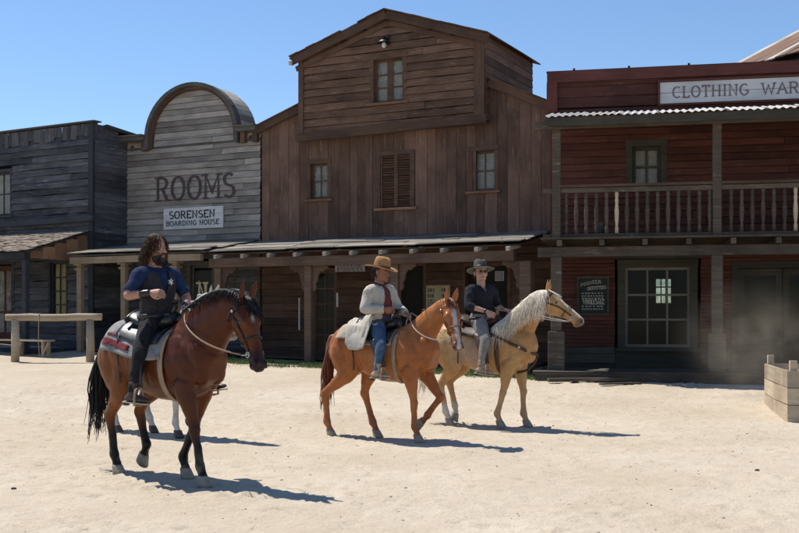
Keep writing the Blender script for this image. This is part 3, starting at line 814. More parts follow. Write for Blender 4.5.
for sgn, (xa, xb) in ((-1, (rx0, xpk)), (1, (rx1, xpk))):    # roof boards run front to back up each slope
    nb = 11
    for q in range(nb):
        a = q/nb; b = (q+1)/nb; xm_ = xa+(xb-xa)*(a+b)/2; zm_ = zr+(zpk+.12-zr)*(a+b)/2
        nrm = Vector((sgn*(zpk+.12-zr), 0, abs(xb-xa))).normalized()
        board(B.root, (xm_, YB-.24+random.uniform(-.05, .03), zm_), (xm_, YB+DEP+.15, zm_), math.hypot(xb-xa, zpk-zr)/nb*1.04, .028, M['brown_trim'], name='roof_board', side=nrm, warp=.008, ends=.03)
    dz = Vector((0, 0, -.11))
    board(B.root, Vector((xa, YB-.16, zr)) + dz, Vector((xb, YB-.16, zpk+.12)) + dz, .20, .05, M['brown_trim'], name='barge_board', warp=.01)
    board(B.root, Vector((xa*.97+xb*.03, YB-.03, zr)) + dz*2.6, Vector((xb, YB-.03, zpk+.12)) + dz*2.6, .13, .04, M['brown_trim'], name='barge_board', warp=.01)
window(B, *wa, 2, 3, M['brown_trim'], M['glass_dusty'], y=YB, casing=.12, sill=M['brown_sill'], backmat=M['curtain'], midstile=.16, recess=.12)
# lean-to roofs either side of the attic
for (xa, za, xb, zb) in ((-.12, wl[1]-.06, bx0-.02, zl_in+.02), (XR+.05, wr[1]-.05, bx1+.02, zr_in+.02)):
    nrm = Vector(((za-zb)*(1 if xb > xa else -1), 0, abs(xb-xa))).normalized()
    for q in range(6):
        t = (q+.5)/6; board(B.root, (xa+(xb-xa)*t, -.22, za+(zb-za)*t+.03), (xa+(xb-xa)*t, 6.5, za+(zb-za)*t+.03), math.hypot(xb-xa, zb-za)/6*1.05, .03, M['brown_trim'], name='roof_board', side=nrm)
    board(B.root, (xa, -.12, za-.07), (xb, -.12, zb-.07), .18, .05, M['brown_trim'], name='barge_board')
part(B, 'flank_wall', M['brown'], lambda mb: mb.box(XR-.05, XR, .02, 6.4, -.6, wr[1]-.1)); part(B, 'flank_wall', M['brown'], lambda mb: mb.box(.03, .07, .02, 6.4, -.6, wl[1]-.1))
part(B, 'back_wall', M['brown'], lambda mb: mb.prism([(.02, -.6), (XR, -.6), (XR, wr[1]-.1), (bx1, zr_in-.1), (bx0, zl_in-.1), (.02, wl[1]-.1)], 6.36, 6.4))
part(B, 'insulator', M['paint_sign'], lambda mb: mb.lathe([(.03, 0), (.06, .02), (.045, .06), (.06, .09), (.02, .13)], (rx0+.06, YB-.30, zr-.22), 10))
# ground floor wall under the porch
g1 = px(237, 330, 258, 266); g2 = px(314, 330, 335, 271); g4 = px(398, 372, 424, 266); g5 = px(466, 378, 508, 266)
lowopen = [(g1[0]-.05, g1[1]+.05, .75, g1[3]+.05), (g2[0]-.05, g2[1]+.05, .2, g2[3]+.05), (g4[0], g4[1], -.6, g4[3]), (g5[0], g5[1], -.6, g5[3])]
siding(B, .02, XR, -.4, zpw-.15, .19, M['brown_shaded'], openings=lowopen, lap=.014, maxlen=3.6)
window(B, g1[0], g1[1], .78, g1[3], 2, 4, M['brown_trim'], M['glass'], casing=.08, backmat=M['blind'], back='blind', recess=.06, sill=M['brown_trim'])
window(B, g2[0], g2[1], .25, g2[3], 2, 5, M['brown_trim'], M['glass'], casing=.08, recess=.06, sill=M['brown_trim'])
for g in (g4, g5):
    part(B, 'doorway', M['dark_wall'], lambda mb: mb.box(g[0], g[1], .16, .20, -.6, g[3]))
    part(B, 'door_frame', M['brown_trim'], lambda mb: (mb.box(g[0]-.08, g[0], -.05, .15, -.6, g[3]+.09), mb.box(g[1], g[1]+.08, -.05, .15, -.6, g[3]+.09), mb.box(g[0], g[1], -.05, .15, g[3]+.001, g[3]+.09)))
part(B, 'door_edge', M['paint_sign'], lambda mb: mb.box(B.at(300, 300)[0]-.01, B.at(300, 300)[0]+.03, -.06, -.03, B.at(300, 330)[1], B.at(300, 298)[1]))
part(B, 'door_edge', M['paint_sign'], lambda mb: mb.box(B.at(334, 300)[0]+.10, B.at(334, 300)[0]+.15, -.06, -.03, B.at(334, 307)[1], B.at(334, 293)[1]))
# porch of the brown house
YE = -2.05; pz = B.at(400, 247, YE)[1]; ppx0, ppx1 = -.06, XR+.02
porch_boards(B, ppx0-.05, ppx1, -.02, zpw+.02, YE-.25, pz, M['porch_roof'], rows=9)
part(B, 'roof_deck', M['brown_trim'], lambda mb: mb.add([(ppx0, -.02, zpw-.02), (ppx1, -.02, zpw-.02), (ppx1, YE-.18, pz-.03), (ppx0, YE-.18, pz-.03), (ppx0, -.02, zpw-.05), (ppx1, -.02, zpw-.05), (ppx1, YE-.18, pz-.06), (ppx0, YE-.18, pz-.06)],
     [(0, 1, 2, 3), (7, 6, 5, 4), (0, 4, 5, 1), (1, 5, 6, 2), (2, 6, 7, 3), (3, 7, 4, 0)]))
board(B.root, (ppx0, YE-.06, pz-.27), (ppx1-.1, YE-.06, pz-.27), .22, .13, M['porch_post'], name='beam', warp=.012)
for k in range(11):
    xx = .25+k*.76
    part(B, 'rafter_end', M['silver'], lambda mb: mb.bar((xx, YE+.3, pz-.03), (xx+random.uniform(-.03, .03), YE-.36, pz-.13), .085, .085), smooth=False)
for u in (218, 309.5, 396, 527):
    xx = B.at(u, 300, YE)[0] if u > 230 else .12
    post(B, xx, YE, pz-.38, .19 if u < 500 else .26, M['porch_post'])
    if u < 500 and u > 230: bracket(B, xx-.10, YE, pz-.38, -1, M['porch_post'])
    if u < 500: bracket(B, xx+.10, YE, pz-.38, 1, M['porch_post'])
    else: bracket(B, xx-.14, YE, pz-.38, -1, M['porch_post'])

for k in range(8):  # floor added here too, keeping bounced light out of the porch
    y_ = -.14-.235*k; board(B.root, (0, y_, B.ground(0, y_)+.06), (XR, y_, B.ground(XR, y_)+.06), .23, .03, M['brown_shaded'], name='added_floor_board', side=(0, 0, 1))

# ================================================================== RED CLOTHING STORE
B = Bld('red_store', 3.67, 24.76, -12.0, 0.36, 'red board store with railed balcony and corrugated iron roof')
RS = B; X0, X1 = -.28, 9.0; YP = -2.0
zpt = B.at(556, 78)[1]; zdk = B.at(640, 238, YP)[1]; zrail = B.at(640, 186, YP)[1]; zev = B.at(640, 117, YP)[1]
zrw = zev + .50
uw = px(632, 189, 661, 146)
sw = px(625, 347, 690, 267); dw = px(738, 375, 799, 268); dw = (dw[0], dw[1]+.05, -.1, dw[3])
openU = [(uw[0]-.05, uw[1]+.05, uw[2]-.05, uw[3]+.05)]
siding(B, X0+.1, X1, zdk-.05, zrw+.1, .155, M['red'], openings=openU, lap=.012, maxlen=4.2, warp=.004)
siding(B, X0+.1, X1, zrw+.1, zpt-.06, .24, M['red'], lap=.014, maxlen=4.4)
board(B.root, (X0-.06, -.02, zpt), (X1, -.02, zpt), .24, .08, M['red_trim'], name='cap_board')
board(B.root, (X0-.08, .14, zpt+.12), (X1, .14, zpt+.12), .34, .03, M['red_trim'], name='cap_board', side=(0, 0, 1))
board(B.root, (X0+.05, -.02, zrw), (X0+.05, -.02, zpt-.12), .24, .06, M['red_trim'], name='corner_board')
wallsheet(B, X0+.05, X1, zdk, zpt-.1, .34, M['wall_back'])
part(B, 'flank_wall', M['red'], lambda mb: mb.box(X0, X0+.05, .02, 5.5, -.6, zpt-.05)); part(B, 'flank_wall', M['red'], lambda mb: mb.box(X1-.05, X1, .02, 5.5, -.6, zpt-.05))
part(B, 'roof', M['red_trim'], lambda mb: mb.box(X0, X1, .35, 5.6, zpt-.5, zpt-.44))
part(B, 'upper_floor', M['dark_wall'], lambda mb: mb.box(X0+.06, X1-.06, .3, 5.4, zdk-.2, zdk-.1))
for u in (574, 629, 689):
    xx = B.at(u, 70)[0]; part(B, 'parapet_peg', M['iron'], lambda mb: mb.box(xx-.025, xx+.025, -.0, .05, zpt+.14, zpt+.20))
window(B, *uw, 2, 2, M['green_trim'], M['glass_dusty'], casing=.13, backmat=M['curtain'], stile=.08, bar=.05, rowcut=[.52], sill=M['green_trim'])
# ground floor: narrow red courses, big shop window, panelled stall board, double door, a room behind
zk = B.at(600, 347)[1]
shopopen = (sw[0]-.22, sw[1]+.22, -.6, zdk-.2)
dooropen = (dw[0]-.1, dw[1]+.6, -.6, dw[3]+.14)
siding(B, X0+.1, X1, zk, zdk-.1, .085, M['red'], openings=[shopopen, dooropen], lap=.006, maxlen=5.0, warp=.002)
siding(B, X0+.1, X1, -.5, zk, .22, M['green_trim'], openings=[shopopen, dooropen], lap=.008, maxlen=4.0)
wn = window(B, *sw, 3, 3, M['sash'], M['glass'], casemat=M['green_trim'], y=-.02, casing=.16, stile=.06, bar=.04, sill=M['green_trim'], recess=.10)
part(B, 'stall_board', M['green_trim'], lambda mb: (mb.box(sw[0]-.22, sw[1]+.22, -.0, .06, -.6, zk+.0), mb.box(sw[0]-.05, sw[1]+.05, -.03, -.001, .0, zk-.18)))
part(B, 'transom_board', M['green_trim'], lambda mb: mb.box(sw[0]-.22, sw[1]+.22, -.015, .05, sw[3]+.18, zdk-.12))
part(B, 'door_frame', M['green_trim'], lambda mb: (mb.box(dw[0]-.14, dw[0], -.06, .12, -.6, dw[3]), mb.box(dw[0]-.14, dw[1]+.7, -.06, .12, dw[3]+.001, dw[3]+.15), mb.box(dw[1]+.55, dw[1]+.7, -.06, .12, -.6, dw[3])))
xm = (dw[0]+dw[1]+.55)/2
for (a, b) in ((dw[0]+.01, xm-.01), (xm+.01, dw[1]+.54)):
    d_ = part(B, 'door', M['green_trim'], lambda mb: (mb.box(a, a+.13, .05, .10, -.3, dw[3]-.01), mb.box(b-.13, b, .05, .10, -.3, dw[3]-.01), mb.box(a+.13, b-.13, .05, .10, dw[3]-.16, dw[3]-.01),
        mb.box(a+.13, b-.13, .055, .095, -.3, .72), mb.box(a+.13, b-.13, .05, .10, .72, .86)))
    part(B, 'pane', M['glass'], lambda mb: mb.box(a+.13, b-.13, .07, .076, .86, dw[3]-.16), parent=d_)
    part(B, 'handle', M['iron'], lambda mb: mb.bar(((b-.06) if a < xm-.5 else (a+.06), .03, .80), ((b-.06) if a < xm-.5 else (a+.06), .03, .98), .03, .03), parent=d_)
bw = px(655, 304, 672, 278, 4.6)
room = (X0+.06, X1-.06)
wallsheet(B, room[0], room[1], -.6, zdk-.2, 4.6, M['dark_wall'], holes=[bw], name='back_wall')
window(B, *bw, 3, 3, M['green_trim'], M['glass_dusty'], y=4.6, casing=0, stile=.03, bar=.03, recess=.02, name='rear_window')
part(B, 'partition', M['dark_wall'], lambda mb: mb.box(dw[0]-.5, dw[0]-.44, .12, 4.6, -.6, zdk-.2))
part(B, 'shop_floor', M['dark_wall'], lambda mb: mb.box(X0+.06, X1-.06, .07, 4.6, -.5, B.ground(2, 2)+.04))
# balcony
for k in range(9):
    y_ = YP-.18+ (2.16)*k/9
    board(B.root, (X0-.05+random.uniform(-.04, .04), y_+.12, zdk-.01+random.uniform(-.004, .004)), (X1, y_+.12, zdk-.01), .232, .035, M['balcony'], name='deck_board', side=(0, 0, 1), warp=.004)
for k in range(12):
    xx = X0+.35+k*.86; part(B, 'joist', M['balcony'], lambda mb: mb.box(xx-.05, xx+.05, YP-.20, -.02, zdk-.15, zdk-.03))
board(B.root, (X0-.1, YP+.06, zdk-.27), (X1, YP+.06, zdk-.27), .20, .14, M['balcony'], name='beam')
board(B.root, (.03, YP-.0, zrail), (X1, YP-.0, zrail), .12, .05, M['porch_post'], name='rail', side=(0, 0, 1), warp=.006)
board(B.root, (X0, YP+.03, zrail-.06), (X1, YP+.03, zrail-.06), .09, .05, M['balcony'], name='rail')
board(B.root, (X0, YP+.03, zdk+.06), (X1, YP+.03, zdk+.06), .08, .05, M['balcony'], name='rail')
pxs = [0.0, B.at(717, 300, YP)[0]]; pxs.append(2*pxs[1])
x = .20
while x < X1-.3:
    if min(abs(x-p) for p in pxs) > .12:
        def bal(mb, xx=x):
            mb.lathe([(.038, 0), (.038, .12), (.026, .16), (.042, .30), (.047, .46), (.030, .62), (.042, .68), (.028, .72), (.038, .78), (.038, zrail-zdk-.19)], (xx, YP+.02, zdk+.10), 8)
        part(B, 'baluster', M['balcony'] if random.random() < .97 else M['pale'], bal, smooth=True)
    x += .205
for p in pxs:
    post(B, p, YP+.03, zdk-.37, .22, M['balcony'], base=(.06, .95))
    part(B, 'post', M['balcony'], lambda mb: mb.box(p-.085, p+.085, YP-.06, YP+.11, zdk+.02, zev-.08))
board(B.root, (X0-.15, YP-.02, zev-.12), (X1, YP-.02, zev-.12), .16, .12, M['balcony'], name='beam')
XE = B.at(545, 117, YP-.3)[0]
xs_ = XE
while xs_ < X1:                                          # overlapping iron sheets, none quite in line
    we = random.uniform(.62, .78); jz, je, jt = random.uniform(-.010, .012), random.uniform(-.05, .05), random.uniform(-.012, .012)
    def corr(mb, xa=xs_, w=we+.04, jz=jz, je=je, jt=jt):
        n = int(w/.0275); rg = []
        for i in range(n+1):
            xx = xa+i*.0275; h = .017*math.cos(i*math.pi/2.6)+jz+jt*i/n
            rg.append([(xx, .0, zrw+h), (xx, -1.2, zrw+(zev+.02-zrw)*.52+h), (xx, YP-.36+je, zev+.02+h), (xx, YP-.36+je, zev+.012+h), (xx, 0, zrw-.01+h)])
        mb.rings(rg, False, closed=False)
    part(B, 'roof_sheet', M['metal_roof'], corr)
    xs_ += we
board(B.root, (XE+.02, YP-.27, zev-.09), (X1, YP-.27, zev-.09), .17, .04, M['green_trim'], name='fascia', warp=.008)
# boardwalk
for k in range(5):
    y_ = YP-.45+.40*k
    zgr = B.ground(3, YP)
    board(B.root, (X0-.1+random.uniform(-.1, .1), y_, zgr+.13), (X1, y_, zgr+.13+random.uniform(-.01, .01)), .385, .045, M['balcony'], name='boardwalk_plank', side=(0, 0, 1), warp=.008)
board(B.root, (X0-.1, YP-.66, zgr+.06), (X1, YP-.66, zgr+.06), .16, .05, M['balcony'], name='boardwalk_edge')

# ================================================================== HOUSE BEHIND THE STORE
B = Bld('plank_roofed_house', 9.87, 31.1, -62.0, 0.5, 'weathered brown plank roof of a house rising behind the red store')
HB = B; zeh = 8.15
for k in range(11):
    xx = -1.0+k*.36
    board(B.root, (xx, 0, zeh), (xx, 4.6, zeh+2.3), .35, .03+random.uniform(0, .02), M['brown'] if k % 5 else M['silver'], name='roof_board', side=(0, -.45, .9), warp=.01, ends=.05)
part(B, 'wall', M['brown'], lambda mb: mb.box(-.8, 2.5, .3, 8.8, -.6, zeh-.1))
part(B, 'gable', M['brown'], lambda mb: mb.add([(-.78, .3, zeh-.1), (-.78, 8.8, zeh-.1), (-.78, 4.55, zeh+2.1), (2.48, .3, zeh-.1), (2.48, 8.8, zeh-.1), (2.48, 4.55, zeh+2.1)], [(0, 2, 1), (3, 4, 5), (0, 1, 4, 3), (1, 2, 5, 4), (2, 0, 3, 5)]))
part(B, 'rear_slope', M['brown_trim'], lambda mb: mb.bar((.8, 4.6, zeh+2.32), (.8, 9.2, zeh-.0), 4.0, .04, up=(0, 0, 1)))

# ================================================================== SIGNS
def sign(B, name, label, u0, v0, u1, v1, y, mat, thick=.03, frame=None, boards=1, cat='sign'):
    x0, z0 = B.at(u0, v0, y-thick); x1, z1 = B.at(u1, v1, y-thick)
    loc = B.world(x0, y, z0); r = empty(name, loc, B.phi); tag(r, label, cat)
    w, h = x1-x0, z1-z0
    for k in range(boards):
        board(r, (0, 0, h*(k+.5)/boards), (w, 0, h*(k+.5)/boards), h/boards-.006, thick, mat, name='sign_board', warp=.002)
    if frame:
        mb = MB(); t = .05
        mb.box(-t, w+t, -thick-.03, .0, -t, -.001); mb.box(-t, w+t, -thick-.03, .0, h+.001, h+t); mb.box(-t, 0, -thick-.03, 0, 0, h); mb.box(w, w+t, -thick-.03, 0, 0, h)
        mb.build('frame', frame, r)
    return r, w, h
r, w, h = sign(RB, 'hotel_sign', 'white board sign reading SORENSEN BOARDING HOUSE on grey clapboards', 163.5, 230, 223, 205.5, -.05, M['paint_sign'], boards=3)
lettering('SORENSEN', w*.10, w*.87, h*.51, h*.32, -.038, thick=.20, serif=.15).build('lettering', M['letter_black'], r, fix=False)
lettering('BOARDING HOUSE', w*.05, w*.94, h*.17, h*.22, -.038, thick=.17, serif=.12).build('lettering', M['letter_black'], r, fix=False)

x0, z0 = RS.at(660, 104, -.09); x1, z1 = RS.at(799, 83, -.09)
r = empty('store_sign', RS.world(x0, -.06, z0), RS.phi); tag(r, 'long faded white board sign reading CLOTHING WAR on red parapet', 'sign')
w, h = (x1-x0), z0; h = RS.at(660, 82.5, -.09)[1]-z0; ws = w+1.9
for k in range(2): board(r, (0, 0, h*(k+.5)/2), (ws, 0, h*(k+.5)/2), h/2-.010, .03, M['paint_sign'], name='sign_board', warp=.002)
mb = MB(); t = .045
mb.box(-t, ws+t, -.06, 0, -t, -.001); mb.box(-t, ws+t, -.06, 0, h+.001, h+t); mb.box(-t, 0, -.06, 0, 0, h); mb.box(ws, ws+t, -.06, 0, 0, h)
mb.build('frame', M['red_trim'], r)
lettering('CLOTHING', w*.09, w*.645, h*.26, h*.50, -.038, thick=.14, serif=.16).build('lettering', M['letter_faded'], r, fix=False)
lettering('WAR', w*.735, w*1.0, h*.26, h*.50, -.038, thick=.14, serif=.16).build('lettering', M['letter_faded'], r, fix=False)

r, w, h = sign(RS, 'outfitter_board', 'black chalk-lettered board on the red store wall', 579, 313, 607, 278.5, -.035, M['chalkboard'], frame=M['green_trim'])
lettering('PIONEER', w*.06, w*.80, h*.76, h*.09, -.035, thick=.2, rise=lambda q: h*.10*math.sin(q*math.pi*.6)).build('lettering', M['chalk'], r, fix=False)
lettering('OUTFITTERS', w*.30, w*.97, h*.66, h*.09, -.035, thick=.2, rise=lambda q: h*.05*q).build('lettering', M['chalk'], r, fix=False)
lettering('WHOLESALE', w*.14, w*.90, h*.26, h*.13, -.035, thick=.2).build('lettering', M['chalk'], r, fix=False)
mb = MB()
for zz, n_ in ((.56, 7), (.48, 8), (.41, 7), (.18, 6), (.10, 8)):   # lines too worn to read
    for k in range(n_):
        xa = w*(.10+.80*k/n_); mb.box(xa, xa+w*.80/n_*random.uniform(.45, .8), -.0365, -.034, h*zz, h*(zz+.030))
o = mb.build('worn_lines', M['chalk'], r); o['kind'] = 'stuff'

def notice(B, name, label, u0, v0, u1, v1, mat, y=-.04, seed=1, heads=2):
    r, w, h = sign(B, name, label, u0, v0, u1, v1, y, mat, thick=.008, cat='notice')
    rr = random.Random(seed); mb = MB(); z = h*.90
    k = 0
    while z > h*.10:
        lh = h*(.16 if k < heads else .07); x = w*.07
        while x < w*.9:
            ww = w*rr.uniform(.05, .10); mb.box(x, min(x+ww, w*.93), -.0095, -.007, z-lh*.75, z); x += ww*1.5
        z -= lh*1.15; k += 1
    o = mb.build('worn_print', M['ink'], r); o['kind'] = 'stuff'
notice(MBD, 'paper_notice', 'yellowed paper notice on the dark wall behind the chestnut horse', 426, 316, 450, 285, M['paper'])
notice(MBD, 'name_plate', 'small whitish name plate hung under the brown porch beam', 335, 272, 365, 264, M['paper_white'], y=-.10, seed=3, heads=1)
notice(MBD, 'white_notice', 'small pale notice beside the dark doorway behind the palomino rider', 495, 281, 504, 271, M['paper_white'], y=.155, seed=5)

# attic lamp
a = MBD.at(384.5, 44, -.55); r = empty('wall_lamp', MBD.world(a[0], -.34, a[1]), MBD.phi); tag(r, 'small hooded lamp on a bracket above the attic window', 'lamp')
mb = MB(); mb.bar((0, 0, .16), (0, -.26, .16), .03, .03); mb.bar((0, -.01, .02), (0, -.01, .28), .06, .02, up=(0, 1, 0)); mb.build('bracket', M['iron'], r)
mb = MB(); mb.lathe([(.03, .14), (.07, .10), (.15, .04), (.16, .02), (.13, .02), (.05, .06)], (0, -.24, 0), 14); mb.build('shade', M['iron'], r, True)
mb = MB(); mb.lathe([(.02, .05), (.05, .0), (.055, -.05), (.03, -.10), (.005, -.11)], (0, -.24, 0), 12); mb.build('bulb', M['paint_sign'], r, True)

# bucket on the balcony
a = RS.at(600, 236, -1.75); r = empty('bucket', RS.world(a[0], -1.75, zdk+.026), RS.phi); tag(r, 'dark metal bucket standing behind the balcony balusters', 'bucket')
M['galv'] = plain('dull_zinc', (.07, .08, .095), rough=.55, metal=.5)
mb = MB(); mb.lathe([(.10, 0), (.135, .30), (.142, .31), (.13, .30), (.098, .02)], (0, 0, 0), 18); mb.build('pail', M['galv'], r, True)
mb = MB(); mb.tube([(.135*math.cos(t), .02, .29+.10*math.sin(t)) for t in np.linspace(0, math.pi, 12)], .006, 6); mb.build('handle', M['iron'], r, True)

# bench under the slate porch
a0 = LB.at(-12, 350, -2.35); a1 = LB.at(49, 349, -2.35)
xa, xb = a0[0], a1[0]; gl = LB.ground((xa+xb)/2, -2.35)
r = empty('porch_bench', LB.world((xa+xb)/2, -2.35, gl), LB.phi); tag(r, 'low weathered plank bench in front of the slate building', 'bench')
L2 = (xb-xa)/2
for k in range(2): board(r, (-L2, -.10+.2*k, .36), (L2, -.10+.2*k, .36), .19, .04, M['pale'], name='seat_plank', side=(0, 0, 1))
for xx in (-L2+.15, 0, L2-.15):
    mb = MB(); mb.bar((xx, -.05, -.05), (xx, -.05, .36), .07, .07); mb.bar((xx, .12, -.05), (xx, .12, .36), .07, .07); mb.build('leg', M['pale'], r)
    mb = MB(); mb.bar((xx+.04, -.08, .06), (xx+.22, -.08, .33), .04, .04); mb.build('brace', M['pale'], r)

# hitching rail
def gp(u, v):
    """ground point seen at a photo pixel"""
    c = (HV - v)/F; t = 4.0
    while t < 60 and EYE + c*t > gz(0, t): t += .02
    return Vector(((u-U0)/F*t, t, gz(0, t)))
p0 = gp(15, 361.5); p1 = gp(90, 361.5); dirv = (p1-p0); dirv.z = 0
r = empty('hitching_rail', p0, math.atan2(dirv.y, dirv.x)); tag(r, 'pale log hitching rail on two posts beside the slate building', 'hitching rail')
Lr = dirv.length
for xx in (0, Lr):
    mb = MB(); mb.tube([(xx, 0, -.3), (xx+.01, 0, .4), (xx, .01, 1.0)], [.105, .10, .095], 10); mb.build('post', M['pale'], r, True)
mb = MB(); mb.tube([(-.22+(Lr+.5)*k/8, random.uniform(-.01, .01), 1.06+random.uniform(-.012, .012)) for k in range(9)], [.085+random.uniform(-.006, .006) for k in range(9)], 12); mb.build('rail', M['pale'], r, True)
mb = MB(); mb.tube([(Lr*.33, -.085, 1.08), (Lr*.33+.01, -.11, .95), (Lr*.33, -.10, .5), (Lr*.33+.02, -.09, .12)], .009, 6); mb.tube([(Lr*.33, .09*math.cos(t), 1.06+.09*math.sin(t)) for t in np.linspace(0, 6.28, 14)], .010, 6); mb.build('rope', M['pale'], r, True)

# ================================================================== PLANK CRATE
cn = gp(789.5, 422.5); cf = gp(766.5, 404); dv = Vector((cf.x-cn.x, cf.y-cn.y, 0)); CL = dv.length; dv.normalize()
r = empty('plank_crate', cn, math.atan2(dv.y, dv.x)); tag(r, 'large open crate of pale weathered planks filled with straw', 'crate')
M['crate'] = wood('crate_plank', (.37, .29, .20), (.54, .45, .33), (.22, .165, .11), var=.4)
CW, CH = 2.4, .76                                        # width to the right (local -y), height
for k in range(3):
    z = CH*(k+.5)/3
    board(r, (-.02, 0, z), (CL, 0, z), CH/3-.012, .035, M['crate'], side=(0, 1, 0), name='side_plank', warp=.008)
    board(r, (-.02, -CW, z), (CL, -CW, z), CH/3-.012, .035, M['crate'], side=(0, -1, 0), name='side_plank', warp=.008)
    board(r, (0, .03, z), (0, -CW-.03, z), CH/3-.012, .035, M['crate'], side=(-1, 0, 0), name='side_plank', warp=.008)
    board(r, (CL, .03, z), (CL, -CW-.03, z), CH/3-.012, .035, M['crate'], side=(1, 0, 0), name='side_plank', warp=.008)
for (xx, yy) in ((.06, -.06), (CL-.06, -.06), (.06, -CW+.06), (CL-.06, -CW+.06)):
    mb = MB(); mb.box(xx-.05, xx+.05, yy-.05, yy+.05, -.15, CH+.14); mb.build('corner_post', M['crate'], r)
st = MB()
for _ in range(2600):
    x_, y_ = rng.uniform(.08, CL-.08), -rng.uniform(.08, CW-.08); z_ = CH-.20+.06*math.sin(x_*2.1)*math.sin(y_*2.6)+rng.uniform(0, .05); a_ = rng.uniform(0, 6.28); l_ = rng.uniform(.05, .13)
    d_ = Vector((math.cos(a_), math.sin(a_), rng.uniform(-.3, .3)))*l_; s_ = Vector((-math.sin(a_), math.cos(a_), 0))*.004
    c_ = Vector((x_, y_, z_)); st.add([c_-d_-s_, c_-d_+s_, c_+d_+s_, c_+d_-s_], [(0, 1, 2, 3)])
st.box(.05, CL-.05, -CW+.05, -.05, .1, CH-.20)
M['straw'] = plain('straw', (.48, .34, .20), rough=.9, var=.35, scale=9)
so = st.build('straw', M['straw'], None, fix=False); so.location = cn; so.rotation_euler = (0, 0, math.atan2(dv.y, dv.x)); tag(so, 'loose tan straw filling the plank crate', 'straw', kind='stuff')

# ================================================================== GRASS, STONES, TIMBERS
M['grass'] = plain('dry_grass', (.125, .165, .045), rough=.8, var=.5, scale=3)
def grass(name, label, B, xa, xb, ya, yb, n, hmax):
    mb = MB()
    for _ in range(n):
        x = rng.uniform(xa, xb); y = rng.normal((ya+yb)/2, (yb-ya)/4)
        if mnoise.noise(Vector((x*1.3, y*2.0, 4.0))) < -.12: continue
        w = B.world(x, y, 0); g = Vector((w[0], w[1], gz(w[0], w[1]) + bumps(w[0], w[1]) - .01))
        h = hmax*rng.uniform(.35, 1); a = rng.uniform(0, 6.28); b = Vector((math.cos(a), math.sin(a), 0)); l = Vector((rng.normal(0, .45), rng.normal(0, .45), 1))*h
        mb.add([g-b*.006, g+b*.006, g+l*.55+b*.004, g+l+Vector((0, 0, -h*.15))], [(0, 1, 2), (0, 2, 3)])
    o = mb.build(name, M['grass'], None, fix=False); tag(o, label, 'grass', kind='stuff'); return o
grass('grass_strip', 'short dry green grass along the edge of the brown porch', MBD, -.9, 9.3, -3.25, -2.15, 30000, .12)
M['stone'] = plain('pebble', (.31, .265, .21), rough=.9, var=.4, scale=20)
mb = MB()
for _ in range(1500):
    x, y = rng.uniform(-7, 7.5), rng.uniform(6.6, 21); r_ = abs(rng.normal(0, .004))+.003
    z = gz(x, y)+bumps(x, y)
    mb.ball((x, y, z+r_*.25), (r_*rng.uniform(.8, 1.5), r_*rng.uniform(.8, 1.4), r_*.7), 6, 4)
tag(mb.build('pebbles', M['stone'], None, True), 'small pebbles strewn over the sandy street', 'pebbles', kind='stuff')
M['dung'] = plain('dark_clod', (.06, .05, .04), rough=.95, var=.4, scale=40, bump=.6)
for i, (u, v, s_) in enumerate(((757, 470.5, .020), (747, 435, .016), (553, 426, .018), (548, 428, .014), (14, 489, .020))):
    p = gp(u, v); mb = MB()
    for k in range(3): mb.ball((rng.uniform(-.5, .5)*s_, rng.uniform(-.5, .5)*s_, s_*.35), (s_*rng.uniform(.8, 1.2), s_*rng.uniform(.8, 1.1), s_*.55), 8, 6)
    o = mb.build('earth_clod', M['dung'], None, True); o.location = p + Vector((0, 0, bumps(p.x, p.y)))
    tag(o, ('dark clod lying alone on the open sand before the plank crate', 'small dark clod on the sand between crate and palomino', 'dark clod on the sand beside the palomino shadow', 'smallest dark clod on the sand next to the palomino shadow', 'dark clod on the sand behind the bay horse')[i], 'clod', 'dark clods on the sand')
def timber(label, u0, v0, u1, v1, w, h, mat):
    a = gp(u0, v0); b = gp(u1, v1); d = b-a; L = d.length
    o = board(None, (0, 0, 0), (L, 0, 0), w, h, mat, name='timber', side=(0, 0, 1), warp=.02)
    o.matrix_world = Matrix.Translation((a+b)/2 + Vector((0, 0, .015))) @ Matrix.Rotation(math.atan2(d.y, d.x), 4, 'Z') @ Matrix.Rotation(math.pi/2, 4, 'X').to_4x4()
    tag(o, label, 'timber'); return o
timber('thin dark timber lying along the boardwalk of the red store', 548, 383, 668, 381.5, .16, .07, M['balcony'])
timber('pale short plank lying on the sand by the boardwalk corner', 600, 386, 640, 384.5, .12, .03, M['balcony'])

# dust hanging in the shade by the store door
mb = MB(); mb.ball((0, 0, 0), 1.0, 24, 14)
c = Vector(((756-U0)/F*19.6, 19.6, 1.1)); o = mb.build('dust_cloud', None, None, True); o.location = c; o.scale = (1.7, .9, 1.35)
m = bpy.data.materials.new('hanging_dust'); m.use_nodes = True; n = m.node_tree; n.nodes.clear()
out = n.nodes.new('ShaderNodeOutputMaterial'); vp = n.nodes.new('ShaderNodeVolumePrincipled')
vp.inputs['Color'].default_value = (.98, .87, .70, 1); vp.inputs['Anisotropy'].default_value = .1
tc = nd(n, 'ShaderNodeTexCoord'); ln = nd(n, 'ShaderNodeVectorMath', operation='LENGTH'); n.links.new(tc.outputs['Object'], ln.inputs[0])
fo = nd(n, 'ShaderNodeMapRange', interpolation_type='SMOOTHSTEP'); n.links.new(ln.outputs['Value'], fo.inputs[0])
fo.inputs[1].default_value = 0.15; fo.inputs[2].default_value = .98; fo.inputs[3].default_value = 1; fo.inputs[4].default_value = 0
no = nd(n, 'ShaderNodeTexNoise', Scale=2.4, Detail=6.0, Roughness=.6, Distortion=.8); n.links.new(tc.outputs['Object'], no.inputs['Vector'])
